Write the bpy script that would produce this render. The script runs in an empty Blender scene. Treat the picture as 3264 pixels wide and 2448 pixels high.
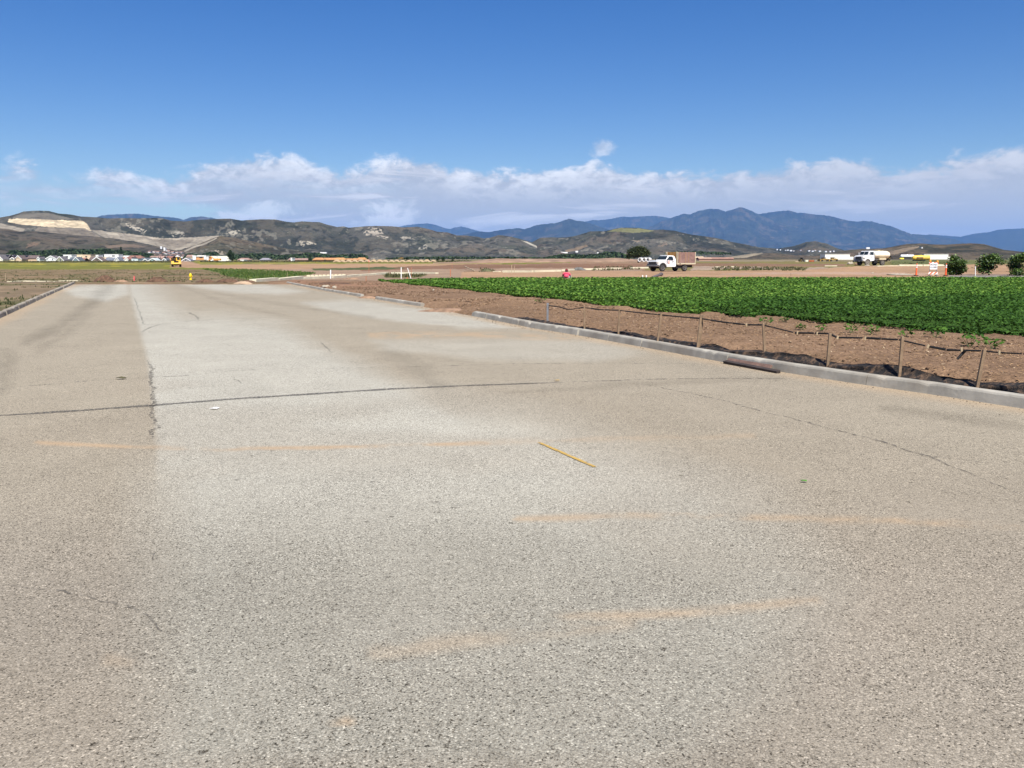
import bpy, bmesh, math, random
import numpy as np
from mathutils import Vector, Matrix, Euler
R = math.radians
random.seed(7); RNG = np.random.default_rng(11)
scene = bpy.context.scene
COL = scene.collection

# ------------------------------------------------------------------ camera
F, CX, CY, HOR, CAMH = 2738.0, 1632.0, 1224.0, 824.0, 1.7
PITCH = math.atan((CY - HOR) / F)
cam_d = bpy.data.cameras.new("camera")
cam = bpy.data.objects.new("camera", cam_d); COL.objects.link(cam)
cam_d.sensor_width = 36.0; cam_d.lens = 36.0 * F / 3264.0
cam_d.clip_start = 0.05; cam_d.clip_end = 60000
cam.location = (0, 0, CAMH); cam.rotation_euler = (math.pi / 2 - PITCH, 0, 0)
scene.camera = cam

# ------------------------------------------------------------------ render look
scene.view_settings.view_transform = 'Standard'
scene.view_settings.look = 'None'
scene.view_settings.gamma = 1.0
scene.view_settings.exposure = 0.68
scene.render.engine = 'CYCLES'
scene.cycles.max_bounces = 5
scene.cycles.diffuse_bounces = 2
scene.cycles.transparent_max_bounces = 8
scene.cycles.volume_bounces = 1
scene.cycles.use_denoising = True

# ------------------------------------------------------------------ node helpers
class NT:
    def __init__(s, tree):
        s.t = tree; s.n = tree.nodes; s.l = tree.links
    def new(s, typ, **kw):
        n = s.n.new(typ)
        for k, v in kw.items(): setattr(n, k, v)
        return n
    def put(s, sock, v):
        if v is None: return
        if hasattr(v, 'is_linked') or hasattr(v, 'links'): s.l.new(v, sock)
        else:
            if hasattr(sock.default_value, '__len__') and not hasattr(v, '__len__'):
                v = (v,) * len(sock.default_value)
            if hasattr(sock.default_value, '__len__') and len(sock.default_value) == 4 and len(v) == 3: v = (*v, 1)
            sock.default_value = v
    def math(s, op, a, b=None, c=None, clamp=False):
        n = s.new('ShaderNodeMath', operation=op, use_clamp=clamp)
        s.put(n.inputs[0], a); s.put(n.inputs[1], b); s.put(n.inputs[2], c)
        return n.outputs[0]
    def sstep(s, lo, hi, x):
        n = s.new('ShaderNodeMapRange', interpolation_type='SMOOTHSTEP')
        s.put(n.inputs['Value'], x); s.put(n.inputs['From Min'], lo); s.put(n.inputs['From Max'], hi)
        return n.outputs[0]
    def mix(s, f, a, b, blend='MIX'):
        n = s.new('ShaderNodeMix', data_type='RGBA', blend_type=blend)
        n.clamp_factor = True
        s.put(n.inputs[0], f); s.put(n.inputs[6], a); s.put(n.inputs[7], b)
        return n.outputs[2]
    def noise(s, vec, scale, detail=3, rough=.55, dist=0.0):
        n = s.new('ShaderNodeTexNoise'); s.put(n.inputs['Vector'], vec)
        n.inputs['Scale'].default_value = scale; n.inputs['Detail'].default_value = detail
        n.inputs['Roughness'].default_value = rough; n.inputs['Distortion'].default_value = dist
        return n.outputs[0]
    def vor(s, vec, scale, feature='F1', rnd=1.0):
        n = s.new('ShaderNodeTexVoronoi', feature=feature); s.put(n.inputs['Vector'], vec)
        n.inputs['Scale'].default_value = scale; n.inputs['Randomness'].default_value = rnd
        return n
    def mapping(s, vec, scale=(1, 1, 1), rot=(0, 0, 0)):
        n = s.new('ShaderNodeMapping'); s.put(n.inputs[0], vec)
        n.inputs['Scale'].default_value = scale; n.inputs['Rotation'].default_value = rot
        return n.outputs[0]
    def attr(s, name):
        return s.new('ShaderNodeAttribute', attribute_name=name)
    def bump(s, h, strength=.4, dist=.02):
        n = s.new('ShaderNodeBump'); s.put(n.inputs['Height'], h)
        n.inputs['Strength'].default_value = strength; n.inputs['Distance'].default_value = dist
        return n.outputs[0]

# ------------------------------------------------------------------ world: sky with the cloud bank low over the hills
SUN_AZ, SUN_EL = 165.0, 54.0
world = bpy.data.worlds.new("World"); scene.world = world; world.use_nodes = True
w = NT(world.node_tree); w.n.clear()
sky = w.new('ShaderNodeTexSky', sky_type='NISHITA'); sky.sun_disc = False
sky.sun_elevation = R(SUN_EL); sky.sun_rotation = R(SUN_AZ)
sky.altitude = 60; sky.air_density = 1.0; sky.dust_density = 0.3; sky.ozone_density = 3.0
hs = w.new('ShaderNodeHueSaturation'); w.put(hs.inputs['Color'], sky.outputs[0])
hs.inputs['Saturation'].default_value = 1.42; hs.inputs['Hue'].default_value = 0.516
tc = w.new('ShaderNodeTexCoord')
sx = w.new('ShaderNodeSeparateXYZ'); w.put(sx.inputs[0], tc.outputs['Generated'])
X_, Y_, Z_ = sx.outputs
az = w.math('ARCTAN2', X_, Y_)
hyp = w.math('SQRT', w.math('ADD', w.math('MULTIPLY', X_, X_), w.math('MULTIPLY', Y_, Y_)))
el = w.math('DIVIDE', Z_, w.math('MAXIMUM', hyp, .02))
def uaz(u): return math.atan((u - CX) / F)
def vel(v): return (HOR - v) / F
def curve(fac, pts):
    n = w.new('ShaderNodeFloatCurve'); c = n.mapping.curves[0]
    pts = sorted(pts)
    while len(c.points) < len(pts): c.points.new(.5, .5)
    for p, (x, y) in zip(c.points, pts): p.location = (x, y)
    n.mapping.update(); w.put(n.inputs['Value'], fac); return n.outputs[0]
azn = w.math('DIVIDE', w.math('ADD', az, .6), 1.2, clamp=True)
tops = [(-700, 650), (0, 606), (120, 556), (210, 592), (300, 588), (400, 562), (470, 590), (600, 575), (700, 532), (850, 517), (960, 522), (1060, 547),
        (1130, 547), (1230, 524), (1330, 508), (1390, 512), (1450, 540), (1600, 548), (1780, 545), (1900, 530), (1980, 552), (2200, 556), (2400, 550),
        (2560, 538), (2700, 536), (2820, 558), (3000, 545), (3150, 534), (3400, 535), (3900, 550)]
top = w.math('MULTIPLY', curve(azn, [((uaz(u) + .6) / 1.2, vel(v) * 5) for u, v in tops]), .2)
bots = [(-700, 655), (0, 650), (350, 650), (600, 665), (760, 740), (1000, 800), (1300, 830), (3900, 830)]
bot = w.math('MULTIPLY', w.math('SUBTRACT', curve(azn, [((uaz(u) + .6) / 1.2, vel(v) * 5 + .2) for u, v in bots]), .2), .2)
cv = w.new('ShaderNodeCombineXYZ'); w.put(cv.inputs[0], az); w.put(cv.inputs[1], w.math('MULTIPLY', el, 1.8)); cv.inputs[2].default_value = 3.3
cvs = w.new('ShaderNodeCombineXYZ'); w.put(cvs.inputs[0], az); w.put(cvs.inputs[1], w.math('MULTIPLY', el, 7.0)); cvs.inputs[2].default_value = 1.7
n1 = w.noise(cv.outputs[0], 22, 9, .6, .4)
n2 = w.noise(cvs.outputs[0], 9, 7, .55, .6)
n3 = w.noise(cv.outputs[0], 60, 6, .6, .3)
n4 = w.noise(cv.outputs[0], 9, 3, .5, .0)
edge = w.math('SUBTRACT', w.math('ADD', top, w.math('MULTIPLY', w.math('SUBTRACT', n1, .52), .055)), el)
edge = w.math('ADD', edge, w.math('MULTIPLY', w.math('SUBTRACT', n3, .5), .010))
m1 = w.sstep(-.003, .011, edge)
m2 = w.sstep(-.018, .022, w.math('ADD', w.math('SUBTRACT', el, bot), w.math('MULTIPLY', w.math('SUBTRACT', n2, .5), .09)))
thick = w.math('ADD', .80, w.math('MULTIPLY', w.sstep(.36, .62, n2), .2))
sidef = w.sstep(uaz(-100), uaz(1000), az)
thick = w.math('MULTIPLY', thick, w.math('ADD', .82, w.math('MULTIPLY', sidef, .18)))
thick = w.math('MAXIMUM', thick, w.math('MULTIPLY', w.sstep(uaz(700), uaz(1400), az), .95))
dens = w.math('MULTIPLY', w.math('MULTIPLY', m1, m2), thick)
# low separate puffs in the clear strip above the left hills, and the small detached tuft
puff = w.math('MULTIPLY', w.sstep(.50, .66, w.math('ADD', n1, w.math('MULTIPLY', w.math('SUBTRACT', n4, .5), .5))),
              w.math('MULTIPLY', w.sstep(.030, .042, el), w.math('SUBTRACT', 1.0, w.sstep(.058, .075, el))))
puff = w.math('MULTIPLY', puff, w.math('MULTIPLY', w.sstep(uaz(450), uaz(620), az), w.math('SUBTRACT', 1.0, w.sstep(uaz(1250), uaz(1500), az))))
dx = w.math('DIVIDE', w.math('SUBTRACT', az, uaz(1912)), .0135); dy = w.math('DIVIDE', w.math('SUBTRACT', el, vel(487)), .010)
tuft = w.math('SUBTRACT', 1.25, w.math('SQRT', w.math('ADD', w.math('MULTIPLY', dx, dx), w.math('MULTIPLY', dy, dy))))
tuft = w.math('MULTIPLY', w.sstep(.0, .9, w.math('ADD', tuft, w.math('MULTIPLY', w.math('SUBTRACT', n3, .5), 2.2))), .55)
dens = w.math('MAXIMUM', dens, w.math('MAXIMUM', w.math('MULTIPLY', puff, .8), tuft), clamp=True)
lit = w.math('MULTIPLY', w.math('SUBTRACT', 1.0, w.sstep(.004, .050, edge)), w.sstep(.40, .62, w.math('ADD', w.math('MULTIPLY', n1, .6), w.math('MULTIPLY', n3, .4))))
lit = w.math('MAXIMUM', lit, w.math('MULTIPLY', w.sstep(.50, .68, n2), .55))
lit = w.math('MAXIMUM', lit, w.math('MULTIPLY', puff, .7), clamp=True)
lit = w.math('MULTIPLY', lit, w.math('SUBTRACT', 1.0, w.math('MULTIPLY', w.sstep(uaz(1700), uaz(2600), az), .5)))
ccol = w.mix(lit, (.350, .362, .395), (.68, .685, .70))
bg1 = w.new('ShaderNodeBackground'); w.put(bg1.inputs[0], hs.outputs[0]); bg1.inputs[1].default_value = 0.066
bg2 = w.new('ShaderNodeBackground'); w.put(bg2.inputs[0], ccol); bg2.inputs[1].default_value = 1.0
ms = w.new('ShaderNodeMixShader'); w.put(ms.inputs[0], dens); w.l.new(bg1.outputs[0], ms.inputs[1]); w.l.new(bg2.outputs[0], ms.inputs[2])
wo = w.new('ShaderNodeOutputWorld'); w.l.new(ms.outputs[0], wo.inputs[0])

# ------------------------------------------------------------------ sun
sd = bpy.data.lights.new("sun", 'SUN'); sd.energy = 5.0; sd.angle = R(.53); sd.color = (1.0, .955, .87)
sun = bpy.data.objects.new("sun", sd); COL.objects.link(sun)
sdir = Vector((math.sin(R(SUN_AZ)) * math.cos(R(SUN_EL)), math.cos(R(SUN_AZ)) * math.cos(R(SUN_EL)), math.sin(R(SUN_EL))))
sun.rotation_euler = sdir.to_track_quat('Z', 'Y').to_euler(); sun.location = (0, -20, 60)

# ------------------------------------------------------------------ pixel <-> place (real distances on the terrain)
cp_, sp_ = math.cos(PITCH), math.sin(PITCH)
def ray(u, v):
    a = (u - CX) / F; b = -(v - CY) / F
    return np.array([a, cp_ + b * sp_, -sp_ + b * cp_])
def at(u, v, y):
    d = ray(u, v); return Vector((d[0] / d[1] * y, y, CAMH + d[2] / d[1] * y))
def project(x, y, z):
    dz = z - CAMH
    fw = y * cp_ - dz * sp_; up = y * sp_ + dz * cp_
    fw = np.where(fw < .05, .05, fw)
    return CX + F * x / fw, CY - F * up / fw
def gp0(u, v, z=0.0):
    d = ray(u, v); t = (z - CAMH) / d[2]; return Vector((d[0] * t, d[1] * t, z))

def sst(a, b, x):
    t = np.clip((x - a) / (b - a), 0, 1); return t * t * (3 - 2 * t)
def hash2(i, j, s):
    h = (i.astype(np.int64) * 374761393 + j.astype(np.int64) * 668265263 + s * 1442695041) & 0xffffffff
    h = ((h ^ (h >> 13)) * 1274126177) & 0xffffffff
    h = (h ^ (h >> 16)) & 0xffffffff
    return h / 4294967295.0
def vnoise(x, y, s=0):
    x = np.asarray(x, float); y = np.asarray(y, float)
    i = np.floor(x); j = np.floor(y); fx = x - i; fy = y - j
    fx = fx * fx * (3 - 2 * fx); fy = fy * fy * (3 - 2 * fy)
    a = hash2(i, j, s); b = hash2(i + 1, j, s); c = hash2(i, j + 1, s); d = hash2(i + 1, j + 1, s)
    return (a * (1 - fx) + b * fx) * (1 - fy) + (c * (1 - fx) + d * fx) * fy
def fbm(x, y, s=0, o=4, g=.5):
    v = 0; a = 1; t = 0
    for k in range(o):
        v = v + a * vnoise(x * 2 ** k + 17.3 * k, y * 2 ** k - 9.1 * k, s + k); t += a; a *= g
    return v / t
def ridged(x, y, s=0, o=4):
    v = 0; a = 1; t = 0
    for k in range(o):
        n = 1 - np.abs(2 * vnoise(x * 2 ** k + 5.7 * k, y * 2 ** k + 3.1 * k, s + k) - 1)
        v = v + a * n; t += a; a *= .5
    return v / t
def inpoly(px, py, poly):
    r = np.zeros(px.shape, bool); n = len(poly)
    for k in range(n):
        x0, y0 = poly[k]; x1, y1 = poly[(k + 1) % n]
        if y0 == y1: continue
        c = ((y0 > py) != (y1 > py)) & (px < (x1 - x0) * (py - y0) / (y1 - y0) + x0)
        r ^= c
    return r
def pdist(px, py, line):
    d = np.full(px.shape, 1e9)
    for (x0, y0), (x1, y1) in zip(line[:-1], line[1:]):
        dx, dy = x1 - x0, y1 - y0; L = dx * dx + dy * dy + 1e-9
        t = np.clip(((px - x0) * dx + (py - y0) * dy) / L, 0, 1)
        d = np.minimum(d, np.hypot(px - x0 - t * dx, py - y0 - t * dy))
    return d

# kerb lines on the road plane
KR_PX = [(912, 903), (1037, 927), (1149, 946), (1342, 977), (1545, 1015), (1703, 1047), (1838, 1068), (2041, 1105), (2314, 1156), (2505, 1188), (2736, 1224), (2954, 1255), (3264, 1303)]
KL_PX = [(240, 904), (145, 947), (20, 1006), (0, 1015)]
KR = [gp0(*p) for p in KR_PX]; KL = [gp0(*p) for p in KL_PX]
def extend(P, y):
    a, b = P[-2], P[-1]; t = (y - b.y) / (b.y - a.y); return Vector((b.x + (b.x - a.x) * t, y, 0))
KR.append(extend(KR, -6)); KL.append(extend(KL, -6))
KRy = np.array([p.y for p in KR])[::-1]; KRx = np.array([p.x for p in KR])[::-1]
KLy = np.array([p.y for p in KL])[::-1]; KLx = np.array([p.x for p in KL])[::-1]
def xr(y): return np.interp(y, KRy, KRx)
def xl(y): return np.interp(y, KLy, KLx)
ROAD_END = 57.6

def zt(x, y):
    x = np.asarray(x, float); y = np.asarray(y, float)
    d = np.hypot(x, y); s = x / np.maximum(y, 1.0)
    t = sst(-.26, .14, s)
    L = np.interp(d, [0, 62, 70, 95, 130, 240, 800, 20000], [.04, .04, .0, -.36, -.42, -.5, -.55, -.55])
    Rr = np.interp(d, [0, 16, 40, 62, 76, 100, 112, 160, 250, 420, 900, 20000], [.16, .16, .12, .12, .18, .14, .1, .42, .5, .5, .1, 0])
    z = L * (1 - t) + Rr * t
    sr = (x - xr(y)) * .9
    hm = np.interp(y, [0, 12, 20, 27, 45, 60], [.27, .27, .22, .16, .12, .1])
    wr = sst(.20, .34, sr) * (1 - sst(40, 62, y) * .0) * (y < 62)
    zr = np.where(sr > .1, hm * sst(.20, .80, sr) + .03 * (sr <= .3), 0)
    near = 1 - sst(4, 12, sr)
    z = np.where((sr > .1) & (y < 60), zr * near + z * (1 - near), z)
    z = z + np.where(d < 90, .035 * (fbm(x * .9, y * .9, 5) - .5) * sst(.3, .9, sr), 0)
    slft = (xl(y) - x) * .9
    z = np.where((slft > .1) & (y < 60), .10 + .08 * (fbm(x * .7, y * .7, 8) - .5), z)
    onroad = (sr < .1) & (slft < .1) & (y < ROAD_END - .3)
    return np.where(onroad, -.12, z)
def gp(u, v):
    d = ray(u, v); z = 0.0
    if d[2] >= -1e-4: d[2] = -1e-4
    for _ in range(30):
        t = (z - CAMH) / d[2]; z = .5 * z + .5 * float(zt(d[0] * t, d[1] * t))
    t = (z - CAMH) / d[2]
    return Vector((d[0] * t, d[1] * t, z))

# ------------------------------------------------------------------ object helpers
def tag(o, label=None, cat=None, group=None, kind=None):
    if label: o['label'] = label
    if cat: o['category'] = cat
    if group: o['group'] = group
    if kind: o['kind'] = kind
    return o
def empty(name, loc, rz=0.0, label=None, cat=None, group=None):
    o = bpy.data.objects.new(name, None); COL.objects.link(o); o.location = loc; o.rotation_euler = (0, 0, rz)
    return tag(o, label, cat, group)
def np_mesh(name, verts, faces, mat=None, smooth=False, parent=None, attrs=None, cols=None):
    verts = np.asarray(verts, np.float32); faces = np.asarray(faces, np.int32)
    me = bpy.data.meshes.new(name); k = faces.shape[1]
    me.vertices.add(len(verts)); me.vertices.foreach_set('co', verts.ravel())
    me.loops.add(faces.size); me.loops.foreach_set('vertex_index', faces.ravel())
    me.polygons.add(len(faces)); me.polygons.foreach_set('loop_start', np.arange(0, faces.size, k, dtype=np.int32))
    me.polygons.foreach_set('loop_total', np.full(len(faces), k, np.int32))
    if smooth: me.polygons.foreach_set('use_smooth', np.ones(len(faces), bool))
    me.update(calc_edges=True)
    for an, av in (attrs or {}).items():
        a = me.attributes.new(an, 'FLOAT', 'POINT'); a.data.foreach_set('value', np.asarray(av, np.float32).ravel())
    for an, av in (cols or {}).items():
        a = me.color_attributes.new(an, 'FLOAT_COLOR', 'POINT')
        c = np.ones((len(verts), 4), np.float32); c[:, :3] = av; a.data.foreach_set('color', c.ravel())
    o = bpy.data.objects.new(name, me); COL.objects.link(o)
    if mat: me.materials.append(mat)
    if parent: o.parent = parent
    return o
def grid_faces(nr, nc):
    i = np.arange(nr - 1)[:, None] * nc + np.arange(nc - 1)[None, :]
    return np.stack([i, i + 1, i + nc + 1, i + nc], -1).reshape(-1, 4)
class MB:
    def __init__(s): s.v = []; s.f = []
    def add(s, vs, fs):
        b = len(s.v); s.v += [tuple(p) for p in vs]; s.f += [tuple(b + i for i in f) for f in fs]; return s
    def box(s, c, d, rot=None, taper=1.0):
        x, y, z = d[0] / 2, d[1] / 2, d[2] / 2
        P = [Vector((a * x * (taper if k > 0 else 1), b * y * (taper if k > 0 else 1), k * z)) for k in (-1, 1) for a, b in ((-1, -1), (1, -1), (1, 1), (-1, 1))]
        if rot: M = Euler(rot).to_matrix(); P = [M @ p for p in P]
        c = Vector(c)
        return s.add([p + c for p in P], [(3, 2, 1, 0), (4, 5, 6, 7), (0, 1, 5, 4), (1, 2, 6, 5), (2, 3, 7, 6), (3, 0, 4, 7)])
    def cyl(s, p0, p1, r0, r1=None, n=10, cap=True):
        r1 = r0 if r1 is None else r1; p0, p1 = Vector(p0), Vector(p1); q = (p1 - p0).to_track_quat('Z', 'Y')
        vs = []
        for p, r in ((p0, r0), (p1, r1)):
            for k in range(n):
                a = 2 * math.pi * k / n; vs.append(p + q @ Vector((r * math.cos(a), r * math.sin(a), 0)))
        fs = [(k, (k + 1) % n, n + (k + 1) % n, n + k) for k in range(n)]
        if cap: fs += [tuple(range(n - 1, -1, -1)), tuple(range(n, 2 * n))]
        return s.add(vs, fs)
    def lathe(s, prof, n=16, M=None):
        vs = []; m = len(prof)
        for r, z in prof:
            for k in range(n):
                a = 2 * math.pi * k / n; p = Vector((r * math.cos(a), r * math.sin(a), z)); vs.append(M @ p if M else p)
        fs = [(i * n + k, i * n + (k + 1) % n, (i + 1) * n + (k + 1) % n, (i + 1) * n + k) for i in range(m - 1) for k in range(n)]
        fs += [tuple(range(n - 1, -1, -1)), tuple((m - 1) * n + k for k in range(n))]
        return s.add(vs, fs)
    def prism(s, prof, y0, y1, shift=None):
        """side outline (x,z) extruded along y; shift(x,z)->inset of the side"""
        n = len(prof); sh = shift or (lambda x, z: 0)
        vs = [(x, y0 + sh(x, z), z) for x, z in prof] + [(x, y1 - sh(x, z), z) for x, z in prof]
        fs = [tuple(range(n)), tuple(range(2 * n - 1, n - 1, -1))] + [(k, n + k, n + (k + 1) % n, (k + 1) % n) for k in range(n)]
        return s.add(vs, fs)
    def ell(s, c, r, n=12, m=8, jit=0.0, seed=0):
        rr = random.Random(seed); vs = []
        for i in range(m + 1):
            t = math.pi * i / m
            for k in range(n):
                a = 2 * math.pi * k / n; q = 1 + jit * (rr.random() - .5) * 2
                vs.append((c[0] + r[0] * math.sin(t) * math.cos(a) * q, c[1] + r[1] * math.sin(t) * math.sin(a) * q, c[2] + r[2] * math.cos(t) * q))
        return s.add(vs, [(i * n + k, (i + 1) * n + k, (i + 1) * n + (k + 1) % n, i * n + (k + 1) % n) for i in range(m) for k in range(n)])
    def tube(s, pts, r, n=6):
        for a, b in zip(pts[:-1], pts[1:]): s.cyl(a, b, r, r, n)
        return s
    def build(s, name, mat, parent=None, smooth=False, bevel=0.0):
        me = bpy.data.meshes.new(name); me.from_pydata(s.v, [], s.f); me.validate()
        bm = bmesh.new(); bm.from_mesh(me); bmesh.ops.recalc_face_normals(bm, faces=bm.faces); bm.to_mesh(me); bm.free()
        if smooth:
            me.polygons.foreach_set('use_smooth', np.ones(len(me.polygons), bool))
            try: me.set_sharp_from_angle(angle=R(40))
            except Exception: pass
        me.materials.append(mat)
        o = bpy.data.objects.new(name, me); COL.objects.link(o)
        if parent: o.parent = parent
        if bevel:
            m = o.modifiers.new('bevel', 'BEVEL'); m.width = bevel; m.segments = 2; m.limit_method = 'ANGLE'
        return o
def children(o): return [c for c in bpy.data.objects if c.parent == o]
def copy_tree(o, parent=None):
    c = o.copy(); COL.objects.link(c); c.parent = parent
    for ch in children(o): copy_tree(ch, c)
    return c

MATS = {}
def pm(name, col, rough=.6, var=.15, scale=6.0, metal=0.0, bump=0.0, coat=0.0, spec=.4, dirt=None, dirt_amt=.0, raw=False):
    """painted / plain surface with uneven wear"""
    if name in MATS: return MATS[name]
    if max(col) < .75 and not raw: col = tuple(c * .72 for c in col)
    if dirt: dirt = tuple(c * .72 for c in dirt)
    m = bpy.data.materials.new(name); m.use_nodes = True; t = NT(m.node_tree); b = t.n['Principled BSDF']
    tc = t.new('ShaderNodeTexCoord'); n = t.noise(tc.outputs['Object'], scale, 5, .6)
    dark = tuple(c * (1 - var) for c in col); lite = tuple(min(1, c * (1 + var)) for c in col)
    c = t.mix(t.sstep(.3, .7, n), dark, lite)
    if dirt:
        n2 = t.noise(tc.outputs['Object'], scale * .35, 6, .65); c = t.mix(t.math('MULTIPLY', t.sstep(.42, .68, n2), dirt_amt), c, dirt)
    t.put(b.inputs['Base Color'], c); b.inputs['Roughness'].default_value = rough; b.inputs['Metallic'].default_value = metal
    b.inputs['Coat Weight'].default_value = coat; b.inputs['Specular IOR Level'].default_value = spec
    if bump: t.put(b.inputs['Normal'], t.bump(t.noise(tc.outputs['Object'], scale * 4, 4, .6), bump, .03))
    MATS[name] = m; return m
def attr_mat(name, attr, ramp, rough=.8, trans=0.0, noise_scale=0, spec=.25):
    """leaf / chip material: colour picked per piece from attribute"""
    if name in MATS: return MATS[name]
    m = bpy.data.materials.new(name); m.use_nodes = True; t = NT(m.node_tree); b = t.n['Principled BSDF']
    a = t.attr(attr); r = t.new('ShaderNodeValToRGB'); t.put(r.inputs[0], a.outputs['Fac'])
    e = r.color_ramp.elements
    while len(e) < len(ramp): e.new(.5)
    for k, (p, c) in enumerate(ramp): e[k].position = p; e[k].color = (*c, 1)
    t.put(b.inputs['Base Color'], r.outputs[0]); b.inputs['Roughness'].default_value = rough; b.inputs['Specular IOR Level'].default_value = spec
    if trans:
        tr = t.new('ShaderNodeBsdfTranslucent'); t.put(tr.inputs[0], r.outputs[0]); mx = t.new('ShaderNodeMixShader'); mx.inputs[0].default_value = trans
        out = t.n['Material Output']; t.l.new(b.outputs[0], mx.inputs[1]); t.l.new(tr.outputs[0], mx.inputs[2]); t.l.new(mx.outputs[0], out.inputs[0])
    MATS[name] = m; return m

# ================================================================== LAND
def ground_mat():
    m = bpy.data.materials.new('soil_and_grass'); m.use_nodes = True; t = NT(m.node_tree); b = t.n['Principled BSDF']
    tc = t.new('ShaderNodeTexCoord'); P = tc.outputs['Object']
    a = t.attr('alb').outputs['Color']; g = t.attr('grit').outputs['Fac']
    n1 = t.noise(P, .22, 6, .65, .5); n0 = t.noise(P, .035, 6, .7, .8); n2 = t.noise(P, 2.2, 6, .7); n3 = t.noise(P, 16, 4, .7); n4 = t.noise(P, 55, 3, .7)
    f = t.math('ADD', t.math('ADD', t.math('MULTIPLY', t.math('SUBTRACT', n0, .5), .75), t.math('MULTIPLY', t.math('SUBTRACT', n1, .5), .75)), t.math('MULTIPLY', t.math('SUBTRACT', n2, .5), 1.0))
    f = t.math('ADD', f, t.math('MULTIPLY', t.math('SUBTRACT', n3, .5), t.math('ADD', .35, t.math('MULTIPLY', g, 1.1))))
    f = t.math('ADD', f, t.math('MULTIPLY', t.math('SUBTRACT', n4, .5), t.math('MULTIPLY', g, .9)))
    k = t.math('MAXIMUM', t.math('ADD', 1.0, t.math('MULTIPLY', f, 1.25)), .25)
    c = t.new('ShaderNodeVectorMath', operation='SCALE'); t.put(c.inputs[0], a); t.put(c.inputs['Scale'], k)
    # straw flecks where the mulch lies
    v = t.vor(t.mapping(P, (38, 60, 40), (0, 0, .6)), 1.0); fl = t.math('MULTIPLY', t.sstep(.86, .95, v.outputs['Color']), g)
    c2 = t.mix(t.math('MULTIPLY', fl, .75), c.outputs[0], (.40, .29, .165))
    t.put(b.inputs['Base Color'], c2); b.inputs['Roughness'].default_value = .95; b.inputs['Specular IOR Level'].default_value = .1
    t.put(b.inputs['Normal'], t.bump(t.math('ADD', t.math('MULTIPLY', n2, 1.0), t.math('MULTIPLY', n3, .35)), .55, .12))
    return m

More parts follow.
